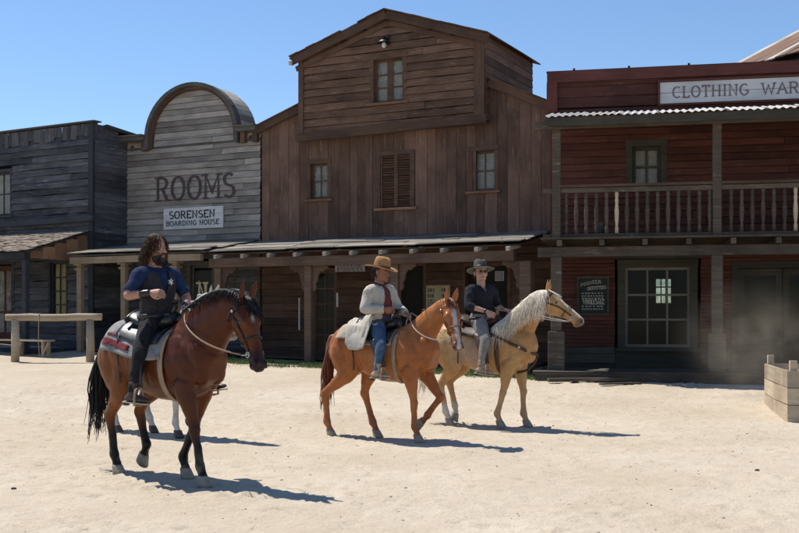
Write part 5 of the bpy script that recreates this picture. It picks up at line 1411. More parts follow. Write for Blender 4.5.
def saddle(name, label, loc, yaw, sc, mat, stirrup, sx=0.0, horn_mat=None, cinch=True, breast=False, wrap=None, cinchmat=None, roll=None, smat=None):
    """western saddle; stirrup[s] = foot point"""
    root = empty(name, loc, -math.radians(yaw)); root.scale = (sc,)*3; tag(root, label, 'saddle')
    q = MB(); sheet(q, lambda u, v: tpt(sx-.34+.60*u, -56+112*v, .040), 16, 24, .012); q.build('skirt', mat, root, True)
    q = MB(); rg = []
    for x, w, z, h in ((-.30, .15, .105, .03), (-.26, .17, .105, .04), (-.20, .16, .090, .045), (-.10, .14, .072, .05), (.0, .125, .070, .05), (.10, .120, .088, .05), (.16, .125, .110, .05), (.20, .13, .120, .05), (.245, .10, .11, .05)):
        top = tpt(sx+x, 0).z; ring = []
        for k in range(14):
            t = 2*math.pi*k/14; yy = w*math.cos(t); ring.append((sx+x, yy, top+z-(abs(yy)**2)*1.4+h*math.sin(t)*(1 if math.sin(t) > 0 else 1.6)))
        rg.append(ring)
    q.rings(rg, True); me_o = q.build('seat', mat, root, True)
    top = tpt(sx+.20, 0).z
    q = MB(); q.tube([(sx+.19, 0, top+.15), (sx+.215, 0, top+.22), (sx+.22, 0, top+.265)], [.045, .026, .028], 10); q.ball((sx+.225, 0, top+.275), (.052, .045, .018), 12, 6); q.build('horn', horn_mat or mat, root, True)
    q = MB(); sheet(q, lambda u, v: (sx-.27-.03*u-.015*math.cos((v-.5)*3), (v-.5)*.37, tpt(sx-.28, 0).z+.06+.085*u*math.cos((v-.5)*2.4)-.35*((v-.5)*.37)**2*4), 6, 12, .03); q.build('cantle', mat, root, True)
    for s, f in stirrup.items():
        f = Vector(f); q = MB()
        A = tpt(sx+.06, s*50, .06); Bq = f+Vector((-.01, -s*.02, .13))
        sheet(q, lambda u, v: (A*(1-u)+Bq*u)+Vector(((v-.5)*(.20-.12*u), s*.035*math.sin(u*3.1), 0)), 10, 4, .010*s); q.build('fender', mat, root, True)
        q = MB(); pts = [f+Vector((0.0, s*.052*a, b)) for a, b in ((0, .13), (.7, .11), (1, .04), (1.05, -.03), (0, -.035), (-1.05, -.03), (-1, .04), (-.7, .11), (0, .13))]
        q.tube(pts, .011, 8, True); q.add([f+Vector((dx, dy, -.032)) for dx, dy in ((-.04, -.05), (.04, -.05), (.04, .05), (-.04, .05))], [(0, 1, 2, 3)])
        q.build('stirrup', smat or M['strap_tan'], root, True, fix=False)
    if cinch:
        q = MB(); sheet(q, lambda u, v: tpt(.30+.055*(u-.5), 40+280*v, .014), 2, 40, .008); q.build('cinch', cinchmat or mat, root, True)
    if breast:
        for s in (-1, 1):
            q = MB(); P = [tpt(.20, s*52, .05), tpt(.36, s*68, .03), tpt(.50, s*80, .025), tpt(.62, s*86, .03)]+[Vector((.755, s*.10, 1.05)), Vector((.805, 0, 1.03))]
            sm = catmull(P, 4); q.tube([Vector(p) for p in sm], .020, 6, True, flat=.3); q.build('breast_strap', mat, root, True)
        q = MB(); sm = catmull([(.805, 0, 1.03), (.77, 0, .93), (.66, 0, .82), (.50, 0, .775)], 4); q.tube([Vector(p) for p in sm], .018, 6, True, flat=.3); q.build('breast_strap', mat, root, True)
        for s in (-1, 1): q = MB(); q.ball(tpt(.62, s*86, .04), (.022, .012, .022), 8, 6); q.build('concho', M['steel'], root, True)
    if roll:
        q = MB(); zt = tpt(sx-.36, 0).z+.10; q.tube([(sx-.37, -.26, zt-.06), (sx-.37, -.12, zt), (sx-.37, .12, zt), (sx-.37, .26, zt-.06)], [.06, .065, .065, .06], 12); q.build('saddle_roll', roll, root, True)
    # long strings hanging either side
    for s in (-1, 1):
        q = MB(); a = tpt(sx-.28, s*50, .06); strap(q, [a, a+Vector((-.01, s*.03, -.15)), a+Vector((.01, s*.02, -.34)), a+Vector((.0, s*.0, -.48))], .010); q.build('saddle_string', mat, root, True)
    return root

# ================================================================== RIDERS
M['skin'] = plain('sunned_skin', (.40, .205, .135), rough=.55, var=.15, scale=12, spec=.4)
M['skin2'] = plain('fair_skin', (.46, .255, .18), rough=.55, var=.15, scale=12, spec=.4)
M['denim_shirt'] = cloth('navy_cotton', (.020, .035, .090), (.011, .019, .052), fold=16)
M['vest'] = cloth('charcoal_vest', (.022, .021, .023), (.040, .038, .040), fold=14)
M['black_cloth'] = cloth('black_cotton', (.012, .013, .018), (.022, .023, .030), fold=14)
M['black_trousers'] = cloth('black_trousers', (.012, .012, .014), (.022, .021, .022), fold=11)
M['jeans'] = cloth('blue_jeans', (.030, .062, .125), (.075, .125, .19), fold=9, weave=400)
M['grey_trousers'] = cloth('grey_trousers', (.17, .155, .14), (.26, .24, .22), fold=10)
M['duster'] = cloth('cream_duster', (.50, .46, .39), (.40, .365, .30), fold=9)
M['red_shirt'] = cloth('dusty_red_shirt', (.19, .045, .045), (.12, .03, .032), fold=14)
M['hat_tan'] = cloth('tan_felt', (.36, .20, .085), (.28, .145, .06), fold=8, bump=.2)
M['hat_band'] = plain('hat_band', (.10, .05, .025), rough=.7)
M['hat_grey'] = cloth('grey_olive_felt', (.070, .068, .054), (.105, .100, .080), fold=8, bump=.25)
M['hair_brown'] = plain('brown_hair', (.050, .025, .012), rough=.6, var=.7, scale=25, spec=.2)
M['hair_dark'] = plain('dark_hair', (.020, .012, .008), rough=.5, var=.4, scale=40)
M['badge'] = plain('silver_badge', (.75, .73, .66), rough=.25, metal=.6, var=.1)
M['white_eye'] = plain('eye_white', (.30, .25, .22), rough=.2)
M['boot'] = plain('worn_boot', (.055, .038, .028), rough=.5, var=.5, scale=18, bump=.2)
M['sole'] = plain('pale_sole', (.40, .34, .26), rough=.8)
M['lens'] = plain('dark_lens', (.02, .015, .015), rough=.1, spec=.7)
M['lips'] = plain('lips', (.28, .095, .075), rough=.5)
M['suede'] = plain('tan_suede', (.34, .26, .18), rough=.9, var=.25, scale=18)

class Rider:
    def __init__(s, name, label, loc, yaw, sc, seat, tyaw=0, lean=0, head=(0, 0), arms=None, legs=None, skin=None, spine=1.0, build=1.0):
        s.seat = Vector(seat); s.sp = spine; s.b = build
        R = Matrix.Rotation(-math.radians(yaw), 4, 'Z')
        s.root = empty(name, Vector(loc) + (R @ (s.seat*sc)), -math.radians(yaw)); s.root.scale = (sc,)*3; tag(s.root, label, 'person')
        s.skin = skin or M['skin']
        # torso frame turns and leans about the pelvis
        s.T = Matrix.Rotation(math.radians(tyaw), 4, 'Z') @ Matrix.Rotation(math.radians(lean), 4, 'Y')
        s.HT = s.T @ Matrix.Translation((0.015, 0, .632*spine)) @ Matrix.Rotation(math.radians(head[0]), 4, 'Z') @ Matrix.Rotation(math.radians(head[1]), 4, 'Y') @ Matrix.Scale(1.09, 4)
        s.arms = arms; s.legs = legs
    TOR = [(-.01, 0, -.02, .15, .12, .11), (-.015, 0, .06, .170, .135, .120), (-.005, 0, .16, .155, .110, .105), (0, 0, .25, .150, .105, .105), (.005, 0, .36, .170, .115, .120), (.0, 0, .46, .178, .110, .112), (-.01, 0, .53, .150, .085, .075), (-.01, 0, .575, .085, .065, .060)]
    def torso(s, mb, infl=0, lo=0, hi=8):
        limb(mb, [(x, y, z*s.sp, w*s.b, u*s.b, d*s.b) for x, y, z, w, u, d in s.TOR[lo:hi]], infl=infl, sub=4, n=24, T=s.T)
    def shoulder(s, sd): return s.T @ Vector((-.005, sd*.185*s.b, .505*s.sp))
    def arm(s, mb, sd, infl=0, frac=2.0):
        S0 = s.shoulder(sd); E, Wr = Vector(s.arms[sd][0]), Vector(s.arms[sd][1])
        inn = s.T @ Vector((0, sd*.10, .50*s.sp))
        rows = [(*inn, .070, .065, .065), (*S0, .064, .066, .066), (*(S0*.62+E*.38), .052, .055, .055), (*(S0*.15+E*.85), .044, .046, .046)]
        low = [(*(E*.93+Wr*.07), .042, .046, .046), (*(E*.66+Wr*.34), .041, .044, .044), (*(E*.25+Wr*.75), .031, .034, .034), (*(E*.02+Wr*.98), .024, .030, .030)]
        if frac >= 2: rows = rows+low
        elif frac > 1: rows = rows+low[:2]
        limb(mb, rows, lat=(s.T.to_3x3() @ Vector((.3, sd, .2))), infl=infl, sub=4, n=14)
    def leg(s, mb, sd, infl=0, frac=2):
        hip = Vector((0, sd*.095, .02)); K, A = Vector(s.legs[sd][0]), Vector(s.legs[sd][1])
        rows = [(*(hip+Vector((-.03, 0, .06))), .085, .11, .11), (*hip, .088, .105, .11), (*(hip*.5+K*.5), .074, .082, .086), (*(hip*.10+K*.90), .058, .062, .060)]
        low = [(*(K*.93+A*.07), .056, .060, .058), (*(K*.66+A*.34), .051, .050, .060), (*(K*.3+A*.7), .038, .039, .042), (*A, .034, .036, .038)]
        limb(mb, rows+(low if frac >= 2 else low[:1]), lat=(0, 1, 0), infl=infl, sub=4, n=16)
    def hand(s, mb, sd, d, p, curl=1.0):
        """palm and five fingers; d = way the hand points, p = way the palm faces"""
        W = Vector(s.arms[sd][1]); d = Vector(d).normalized(); p = Vector(p); p = (p-d*p.dot(d)).normalized(); a = d.cross(p)
        if (a.dot(Vector(s.arms[sd][0])-W)) > 0 and False: a = -a
        limb(mb, [(*(W-d*.02), .026, .020, .020), (*(W+d*.03), .038, .017, .017), (*(W+d*.075), .042, .016, .016), (*(W+d*.092), .038, .013, .013)], lat=a, n=12, sub=3)
        for k, (o, L) in enumerate(((-.031, .068), (-.010, .078), (.011, .074), (.031, .060))):
            q = W+d*.085+a*o; dd = d.copy(); P = [q]
            for j in range(3):
                ang = curl*(.75, .85, .55)[j]; dd = (dd*math.cos(ang)+p*math.sin(ang)); dd.normalize(); p2 = p
                q = q+dd*L*(.45, .32, .26)[j]; P.append(q)
            limb(mb, [(*v, r, r, r) for v, r in zip(P, (.0092, .0088, .0082, .0072))], lat=a, n=10, sub=2)
        th = W+d*.022-a*.030
        P = [th, th-a*.018+d*.028+p*.012, th-a*.016+d*.056+p*.026, th-a*.004+d*.074+p*.036]
        limb(mb, [(*v, r, r, r) for v, r in zip(P, (.015, .0125, .0105, .0085))], lat=p, n=10, sub=2)
    def head(s, mb):
        T = s.HT
        limb(mb, [(-.025, 0, -.09, .062, .062, .058), (-.022, 0, -.03, .057, .060, .055), (-.015, 0, .03, .056, .062, .050)], T=s.HT, n=16)
        limb(mb, [(.018, 0, -.002, .034, .050, .055), (.012, 0, .022, .053, .070, .070), (.006, 0, .06, .064, .085, .076), (.0, 0, .105, .071, .098, .084), (-.004, 0, .15, .075, .104, .086), (-.008, 0, .19, .070, .095, .078), (-.010, 0, .22, .050, .068, .055), (-.010, 0, .237, .022, .03, .025)], T=T, n=22)
        limb(mb, [(.076, 0, .130, .010, .010, .012), (.088, 0, .108, .012, .012, .014), (.098, 0, .088, .015, .014, .014), (.088, 0, .076, .017, .010, .010)], T=T, n=10, sub=3)
        for sd in (-1, 1):
            blob(mb, (.068, sd*.030, .136), (.016, .026, .009), T); blob(mb, (.060, sd*.040, .085), (.022, .020, .018), T)
            limb(mb, [(-.008, sd*.072, .075, .012, .010, .010), (-.014, sd*.082, .10, .018, .010, .010), (-.016, sd*.086, .128, .016, .009, .009), (-.010, sd*.078, .142, .008, .006, .006)], lat=(1, 0, 0), T=T, n=10, sub=2)
        blob(mb, (.078, 0, .052), (.012, .024, .006), T); blob(mb, (.075, 0, .040), (.012, .021, .007), T); blob(mb, (.068, 0, .012), (.018, .022, .014), T)
    def put(s, o): o.location = (0, 0, 0); return o
    def part(s, name, mb, mat, voxel=None, smooth=4, noise=0.0, keep=None, ns=.09, ridged=False):
        if voxel:
            me = merged(mb, voxel, smooth=smooth, noise_amp=noise, noise_scale=ns, ridged=ridged)
            if keep: cut_mesh(me, keep)
            o = link(name, me, mat, s.root)
        else: o = mb.build(name, mat, s.root, True, fix=False)
        return o
    def body(s, hands):
        mb = MB(); s.torso(mb, -.012); s.head(mb)
        for sd in (-1, 1):
            s.arm(mb, sd, -.002); s.leg(mb, sd, -.014); s.hand(mb, sd, *hands[sd])
        o = s.part('body', mb, s.skin, .0052, smooth=2)
        for sd in (-1, 1):
            q = MB(); blob(q, (.0745, sd*.030, .117), (.009, .012, .008), s.HT); e = q.build('eye', M['white_eye'], s.root, True)
            q = MB(); blob(q, (.0825, sd*.030, .117), (.003, .006, .006), s.HT); q.build('iris', M['eye_dark'], s.root, True)
        q = MB()
        for sd in (-1, 1): limb(q, [(.078, sd*.012, .133, .004, .004, .004), (.080, sd*.032, .138, .005, .005, .005), (.068, sd*.052, .132, .003, .003, .003)], lat=(0, 0, 1), T=s.HT, n=6, sub=2)
        q.build('eyebrows', M['hair_dark'], s.root, True)
        q = MB(); limb(q, [(.080, -.022, .045, .003, .003, .003), (.0885, 0, .047, .006, .006, .006), (.080, .022, .045, .003, .003, .003)], lat=(0, 0, 1), T=s.HT, n=8, sub=3); q.build('lips', M['lips'], s.root, True)
        return o
    def trousers(s, mat, boots=True, flare=.010, noise=.006):
        mb = MB(); s.torso(mb, flare, 0, 3)
        for sd in (-1, 1): s.leg(mb, sd, flare)
        return s.part('trousers', mb, mat, .009, smooth=3, noise=noise*1.1, ns=.12, ridged=True)
    def boots(s, mat, toe_up=.02, shaft=.10):
        for sd in (-1, 1):
            A = Vector(s.legs[sd][1]); K = Vector(s.legs[sd][0]); t = s.legs[sd][2] if len(s.legs[sd]) > 2 else (1, sd*.25, toe_up); t = Vector(t).normalized(); up = (K-A).normalized()
            mb = MB(); limb(mb, [(*(A+up*shaft), .053, .058, .058), (*(A+up*.03), .044, .050, .048), (*(A-up*.03), .042, .052, .046)], lat=(0, 1, 0), n=14)
            h = A-up*.052
            limb(mb, [(*(h-t*.065), .030, .030, .025), (*(h-t*.03), .040, .045, .028), (*(h+t*.05), .042, .045, .026), (*(h+t*.12), .046, .030, .024), (*(h+t*.175), .036, .022, .020), (*(h+t*.205), .014, .012, .012)], lat=Vector((-t.y, t.x, 0)), n=14)
            o = s.part('boot', mb, mat, .008, smooth=3)
            q = MB(); rg = []
            for f, w in ((-.078, .026), (-.05, .036), (.05, .043), (.12, .048), (.175, .038), (.212, .010)):
                a = Vector((-t.y, t.x, 0)).normalized(); c = h+t*f-up*.028
                rg.append([c+a*w, c+a*w-up*.012, c-a*w-up*.012, c-a*w])
            q.rings(rg, True); q.build('sole', M['sole'], o, False)
            q = MB(); c = h-t*.05-up*.052; q.lathe([(.030, -.014), (.034, .012)], c, 10); q.build('heel', M['leather_black'], o, True)
    def shirt(s, mat, frac=2.0, infl=.010, noise=.007, hi=8, name='shirt', keep=None, lo=0):
        mb = MB(); s.torso(mb, infl, lo, hi)
        for sd in (-1, 1): s.arm(mb, sd, infl+.004, frac)
        return s.part(name, mb, mat, .008, smooth=3, noise=noise*1.1, ns=.13, keep=keep, ridged=True)
    def hat(s, mat, band, brim=.165, crown=.125, curl=.035, droop=.0, tilt=0.0, dent=.03):
        T = s.HT @ Matrix.Translation((-.008, 0, .168)) @ Matrix.Rotation(math.radians(tilt), 4, 'Y'); q = MB(); n = 40; rg = []
        prof = [(.080, .000), (brim*.80, -.004), (brim, .000), (brim+.003, .004), (brim, .008), (brim*.8, .006), (.092, .010), (.090, .03), (.086, crown*.6), (.078, crown*.88), (.062, crown), (.035, crown*.98), (.008, crown*.95)]
        for r, z in prof:
            ring = []
            for k in range(n):
                t = 2*math.pi*k/n; f = max(0, (r-.095)/(brim-.095)); cx, cy = math.cos(t), math.sin(t)
                zz = z+f*f*(curl*cy*cy-droop*cx*cx-droop*.4)
                if z > crown*.5: zz -= dent*math.exp(-(r*cy/.03)**2)*(1 if z > crown*.8 else 0)*(.6+.4*cx)
                ring.append(T @ Vector((r*1.17*cx, r*.96*cy, zz)))
            rg.append(ring)
        q.rings(rg, True); o = q.build('hat', mat, s.root, True)
        q = MB(); rg = []
        for r, z in ((.0935, .010), (.0945, .012), (.0930, .033), (.0905, .034)):
            rg.append([T @ Vector((r*1.17*math.cos(2*math.pi*k/n), r*.96*math.sin(2*math.pi*k/n), z)) for k in range(n)])
        q.rings(rg, False); q.build('hat_band', band, o, True)
        return o

def scalp(q, T, front=.040, low=.06):
    """close-lying hair under the strands or the hat, face left free"""
    b = MB(); b.ball((-.016, 0, .125), (.106, .086, .120), 28, 18)
    keep = []
    for f in b.f:
        c = sum((Vector(b.v[i]) for i in f), Vector())/len(f)
        if c.z > low and (c.x < front-.06*(c.z < .13) or c.z > .205): keep.append(f)
    q.add([T @ (Vector(p)*(1+.012*mnoise.noise(Vector(p)*60))) for p in b.v], keep)

def ring_band(mb, c, ax, r0, h, n=20, squash=1.0):
    """short open cuff or belt round axis ax"""
    ax = Vector(ax).normalized(); a = ax.orthogonal().normalized(); b = ax.cross(a); rg = []
    for rr, z in ((r0-.003, -h/2), (r0+.003, -h/2), (r0+.003, h/2), (r0-.003, h/2)):
        rg.append([Vector(c)+ax*z+a*rr*math.cos(2*math.pi*k/n)+b*rr*squash*math.sin(2*math.pi*k/n) for k in range(n)])
    mb.rings(rg+[rg[0]], False)
def belt(R, mat, z, infl, buckle=True):
    q = MB(); w, u, d = [np.interp(z, [r[2] for r in R.TOR], [r[k] for r in R.TOR])*R.b+infl for k in (3, 4, 5)]; n = 36; rg = []
    for o, dz in ((0, -.02), (.006, -.018), (.006, .018), (0, .02)):
        rg.append([R.T @ Vector((-.01+((d if math.cos(2*math.pi*k/n) > 0 else u)+o)*math.cos(2*math.pi*k/n), (w+o)*math.sin(2*math.pi*k/n), z*R.sp+dz)) for k in range(n)])
    q.rings(rg, False); b_ = q.build('belt', mat, R.root, True)
    if buckle:
        q = MB(); c = R.T @ Vector((-.01+d+.009, 0, z*R.sp)); f = R.T.to_3x3()
        q.add([c+f @ Vector((dx, dy, dz)) for dx in (0, .008) for dy, dz in ((-.028, -.02), (.028, -.02), (.028, .02), (-.028, .02))], [(4, 5, 6, 7), (3, 2, 1, 0), (0, 1, 5, 4), (1, 2, 6, 5), (2, 3, 7, 6), (3, 0, 4, 7)]); q.build('buckle', M['steel'], b_)
    return b_

# ================================================================== THE BAY AND THE SHERIFF
def N(seed, co, sc=6.0):
    return np.array([mnoise.noise(Vector(p)*sc+Vector((seed, 0, 0))) for p in co])
BAY = dict(loc=(-2.33, 10.80, -.005), yaw=38, sc=1.035)
def bay_coat(co, hc):
    z = co[:, 2]+.03*N(1, co); c = np.tile(np.array((.098, .023, .0055)), (len(co), 1))
    c = lerpc(c, (.26, .082, .019), np.clip(sstep(-.2, .5, N(3, co, 2.2))*.4+.8*(1-sstep(-.55, .0, co[:, 0])), 0, 1))  # sunlit orange of the hindquarters put into the coat, plus random tone
    legs = (co[:, 2] < .80)
    k = (1-sstep(.36, .66, z))*legs
    c = c*(1-k)[:, None]+np.array((.010, .008, .008))*k[:, None]
    mz = sstep(.40, .56, hc[:, 0])*(np.abs(hc[:, 1]) < .12)*(np.abs(hc[:, 2]) < .16); c = c*(1-mz*.85)[:, None]+np.array((.012, .009, .008))*(mz*.85)[:, None]
    du = (1-sstep(.10, .42, co[:, 2]))*sstep(-.2, .5, N(12, co, 14))*.5; c = c*(1-du)[:, None]+np.array((.30, .235, .165))*du[:, None]
    st = np.exp(-((hc[:, 0]-.17)/.035)**2-(hc[:, 1]/.022)**2)*(hc[:, 2] > .05); c = lerpc(c, (0, 0, 0), np.zeros(len(co)))*(1-st)[:, None]+np.array((.6, .56, .5))*st[:, None]
    return c
neck = [(.30, 0, 1.14, .205, .33, .33), (.46, 0, 1.28, .188, .285, .315), (.62, 0, 1.42, .158, .250, .280), (.78, 0, 1.54, .130, .215, .235), (.92, 0, 1.615, .110, .180, .190), (1.03, 0, 1.635, .094, .138, .145), (1.10, 0, 1.605, .080, .10, .11)]
fore = {-1: leg_f(.72, E=(.50, .88)), 1: leg_f(.20, E=(.40, .86), kx=.02)}
hind = {-1: leg_h(-.50), 1: ((-.28, .92), (-.50, .60), (-.38, .285), (-.42, .185), 42)}
coatm = coatmat('bay_coat', rough=.38, spec=.22)
bay, HB_ = horse('bay_horse', 'glossy dark bay horse with black legs ridden by the bearded man', BAY['loc'], BAY['yaw'], BAY['sc'], coatm, neck, (1.09, 0, 1.645), 64, -8, fore, hind,
    dict(n=900, len=.15, rad=.0042, mat=M['hair_black'], side=1, **{'from': .34}, one=.75, flen=.26), dict(n=150, len=.98, mat=M['hair_black'], grav=.55, lift=.0, swing=-.05), M['hoof_pale'], bay_coat)
seatB = (-.06, 0, 1.455)
legsB = {-1: [(.16, -.335, -.235), (.12, -.395, -.62), (1, .18, -.06)], 1: [(.24, .335, -.22), (.25, .40, -.56), (1, .25, .15)]}
armsB = {-1: [(-.05, -.325, .275), (.135, -.20, .30)], 1: [(.10, .275, .26), (.275, .085, .165)]}
foot = lambda sd, L, seat: Vector(seat)+Vector(L[sd][1])+Vector((.09, 0, -.075))
blanket('saddle_blanket', 'grey and red striped wool blanket under the bearded man', BAY['loc'], BAY['yaw'], BAY['sc'], (M['blanket_grey'], M['blanket_red']), x0=-.54, x1=.28, ang=82, stripes=[(.03, .50, .06, .12), (.06, .48, .16, .18), (.03, .62, .87, .95)])
saddle('saddle', 'black leather saddle on the dark bay horse', BAY['loc'], BAY['yaw'], BAY['sc'], M['leather_black'], {sd: foot(sd, legsB, seatB) for sd in (-1, 1)}, sx=-.03, cinchmat=M['strap_tan'])
bridle('bridle', 'dark bridle with silver bit on the dark bay horse', BAY['loc'], BAY['yaw'], BAY['sc'], HB_, Vector(seatB)+Vector((.36, .07, .17)), M['leather_black'], M['strap_tan'], sag=.10)

R = Rider('person', 'bearded long-haired man in navy shirt, dark vest and star badge', BAY['loc'], BAY['yaw'], BAY['sc'], seatB, tyaw=-4, lean=-3, head=(8, 0), arms=armsB, legs=legsB, skin=M['skin'], spine=.95, build=1.0)
R.body({-1: ((.75, .35, .02), (.3, .6, -.2), 1.0), 1: ((.8, -.3, -.25), (-.2, -.5, -.6), 1.2)})
R.trousers(M['black_trousers'], flare=.014)
R.boots(M['boot'])
R.shirt(M['denim_shirt'], frac=1.0, infl=.011, noise=.007)
mb = MB(); R.torso(mb, .024, 1, 7)
Ti = R.T.inverted()
def vest_keep(x, y, z):
    p = Ti @ Vector((x, y, z)); zz = p.z/R.sp
    if zz > .575: return False
    if p.x > .02 and zz > .30 and abs(p.y+.005) < .010+.26*(zz-.30): return False       # open V at the front
    if abs(p.y) > .160 and zz > .42: return False                                           # arm holes
    return True
R.part('vest', mb, M['vest'], .008, noise=.006, keep=vest_keep, ns=.12, ridged=True)
belt(R, M['leather_black'], .085, .028)
q = MB(); a = R.T @ Vector((.148, .062, .425*.95)); f = R.T.to_3x3(); pts = []
for k in range(12):
    t = math.pi/2+k*math.pi/6; rr_ = .037 if k % 2 == 0 else .017; pts.append(a+f @ Vector((-.010*abs(math.cos(t)), rr_*math.cos(t), rr_*math.sin(t))))
q.add(pts+[a+f @ Vector((.012, 0, 0))]+[p-f @ Vector((.010, 0, 0)) for p in pts], [(k, (k+1) % 12, 12) for k in range(12)]+[(k, k+13, (k+1) % 12+13, (k+1) % 12) for k in range(12)]); o = q.build('star_badge', M['badge'], R.root)
q = MB(); E, Wr = Vector(armsB[-1][0]), Vector(armsB[-1][1]); rg = []
limb(q, [(*(E*.45+Wr*.55), .038, .041, .041), (*(E*.02+Wr*.98), .031, .036, .036)], lat=(.3, -1, .2), n=16); q.build('wrist_cuff', M['leather_black'], R.root, True)
q = MB(); E, Wr = Vector(armsB[1][0]), Vector(armsB[1][1]); limb(q, [(*(E*.22+Wr*.78), .034, .037, .037), (*(E*.05+Wr*.95), .030, .034, .034)], lat=(.3, 1, .2), n=16); q.build('wrist_cuff', M['leather_black'], R.root, True)
q = MB()                                                  # long wavy hair
HTm = R.HT
def hroots(u, rr):
    while True:
        a = rr.uniform(-math.pi, math.pi); e = rr.uniform(.05, 1.5)
        d = Vector((math.cos(a)*math.cos(e), math.sin(a)*math.cos(e), math.sin(e)))
        if d.x < .10 or d.z > .62+.25*abs(d.y): break
    p = Vector((-.012+d.x*.098, d.y*.080, .128+d.z*.112))
    dd = Vector((-.22 if d.x > .1 else d.x*.35, (1 if d.y >= 0 else -1)*(.30+abs(d.y)*.5), .05)); return HTm @ p, HTm.to_3x3() @ dd
def head_out(p):
    l = HTm.inverted() @ p; v = Vector(((l.x+.012)/.104, l.y/.087, (l.z-.125)/.125)); k = v.length
    if k < 1 and k > 1e-3: v /= k; return HTm @ Vector((v.x*.104-.012, v.y*.087, v.z*.125+.125))
    if l.z < .0 and l.x > .03: l.x = .03; return HTm @ l
    return p
scalp(q, HTm, .035, .02); locks(q, hroots, 1100, 21, .235, .70, .0042, pts=11, wave=.040, out=head_out); q.build('hair', M['hair_brown'], R.root, True, fix=False)
q = MB()                                                  # full beard and moustache
limb(q, [(.022, 0, -.035, .026, .034, .040), (.020, 0, -.008, .046, .050, .063), (.016, 0, .022, .059, .045, .074), (.012, 0, .045, .066, .030, .070)], T=HTm, n=18)
bl_ = merged(q, .006, smooth=2, noise_amp=.006, noise_scale=.015)
cut_mesh(bl_, lambda x, y, z: (lambda l: l.x > -.01 and not (l.z > .030 and l.x > .068 and abs(l.y) < .022))(HTm.inverted() @ Vector((x, y, z)))); link('beard', bl_, M['hair_dark'], R.root)
q = MB()
locks(q, lambda u, rr: (HTm @ Vector((.072-.6*abs(rr.uniform(-.05, .05)), rr.uniform(-.05, .05), rr.uniform(-.01, .03))), HTm.to_3x3() @ Vector((.5, rr.uniform(-.3, .3), -.6))), 90, 23, .05, .3, .005, pts=4); limb(q, [(.078, -.038, .046, .005, .005, .007), (.092, -.012, .066, .007, .007, .008), (.093, .012, .066, .007, .007, .008), (.078, .038, .046, .005, .005, .007)], lat=(0, 0, 1), T=HTm, n=8)
q.build('moustache', M['hair_dark'], R.root, True, fix=False)

# ================================================================== THE CHESTNUT AND THE MAN IN THE DUSTER
CHE = dict(loc=(-.20, 14.07, .01), yaw=30, sc=.985)
def che_coat(co, hc):
    c = np.tile(np.array((.40, .125, .030)), (len(co), 1)); c = lerpc(c, (.47, .170, .048), sstep(-.3, .5, N(5, co, 2.0)))
    k = (1-sstep(.18, .55, co[:, 2]))*(co[:, 2] < .8); c = c*(1-k*.35)[:, None]+np.array((.30, .13, .06))*(k*.35)[:, None]
    inh = (hc[:, 0] > -.02)*(hc[:, 0] < .66)*(np.abs(hc[:, 1]) < .13)*(np.abs(hc[:, 2]) < .18)
    bl = inh*(hc[:, 2] > .0)*(1-sstep(.020, .034, np.abs(hc[:, 1])+.010*N(8, co, 20)))*sstep(.03, .09, hc[:, 0]); c = c*(1-bl)[:, None]+np.array((.66, .60, .53))*bl[:, None]
    mz = inh*sstep(.47, .55, hc[:, 0])*(1-bl); c = c*(1-mz*.75)[:, None]+np.array((.13, .085, .07))*(mz*.75)[:, None]
    return c
neck = [(.30, 0, 1.14, .19, .30, .30), (.45, 0, 1.28, .165, .235, .27), (.59, -.005, 1.43, .125, .185, .215), (.73, -.015, 1.57, .097, .150, .165), (.85, -.03, 1.67, .085, .125, .13), (.94, -.045, 1.725, .078, .105, .11), (1.01, -.06, 1.73, .07, .085, .09)]
fore = {-1: leg_f(.58, E=(.47, .87)), 1: ((.52, .87), (.76, .56), (.58, .33), (.50, .245), 75)}
hind = {-1: leg_h(-.74, hk=.03), 1: leg_h(-.18, St=(-.30, .93), hk=-.08)}
che, HC_ = horse('chestnut_horse', 'bright chestnut horse with white blaze ridden by the man in the duster', CHE['loc'], CHE['yaw'], CHE['sc'], coatmat('chestnut_coat', rough=.38, spec=.3), neck, (.985, -.055, 1.735), 58, -42, fore, hind,
    dict(n=150, len=.16, rad=.009, mat=M['hair_red'], side=1, **{'from': .36}, one=.95, flen=.16), dict(n=150, len=.92, mat=M['hair_red'], grav=.75, lift=-.1, swing=-.06), M['hoof_pale'], che_coat, ear=(-.1, 0))
seatC = (-.04, 0, 1.45)
legsC = {-1: [(.20, -.33, -.22), (.17, -.385, -.545), (1, .05, -.05)], 1: [(.22, .33, -.22), (.20, .385, -.55), (1, .25, -.05)]}
armsC = {-1: [(-.09, -.285, .245), (.15, -.165, .235)], 1: [(.10, .275, .25), (.315, .095, .185)]}
blanket('saddle_blanket', 'plain tan wool blanket under the man in the duster', CHE['loc'], CHE['yaw'], CHE['sc'], (M['blanket_tan'], M['blanket_dark']), x0=-.56, x1=.24, ang=66, stripes=[(.88, .99, .02, .30), (.88, .99, .70, .98)])
saddle('saddle', 'dark leather saddle on the chestnut horse', CHE['loc'], CHE['yaw'], CHE['sc'], M['leather_black'], {sd: foot(sd, legsC, seatC) for sd in (-1, 1)}, sx=-.02, cinchmat=M['strap_tan'])
bridle('bridle', 'brown bridle with pale reins on the chestnut horse', CHE['loc'], CHE['yaw'], CHE['sc'], HC_, Vector(seatC)+Vector((.40, .08, .19)), M['leather_brown'], M['rope_pale'], sag=.16)
R = Rider('person', 'man in cream duster coat, red shirt, jeans and tan hat', CHE['loc'], CHE['yaw'], CHE['sc'], seatC, tyaw=-12, lean=-2, head=(14, 8), arms=armsC, legs=legsC, skin=plain('tanned_skin', (.26, .115, .07), rough=.55, var=.15, scale=12), spine=.94)
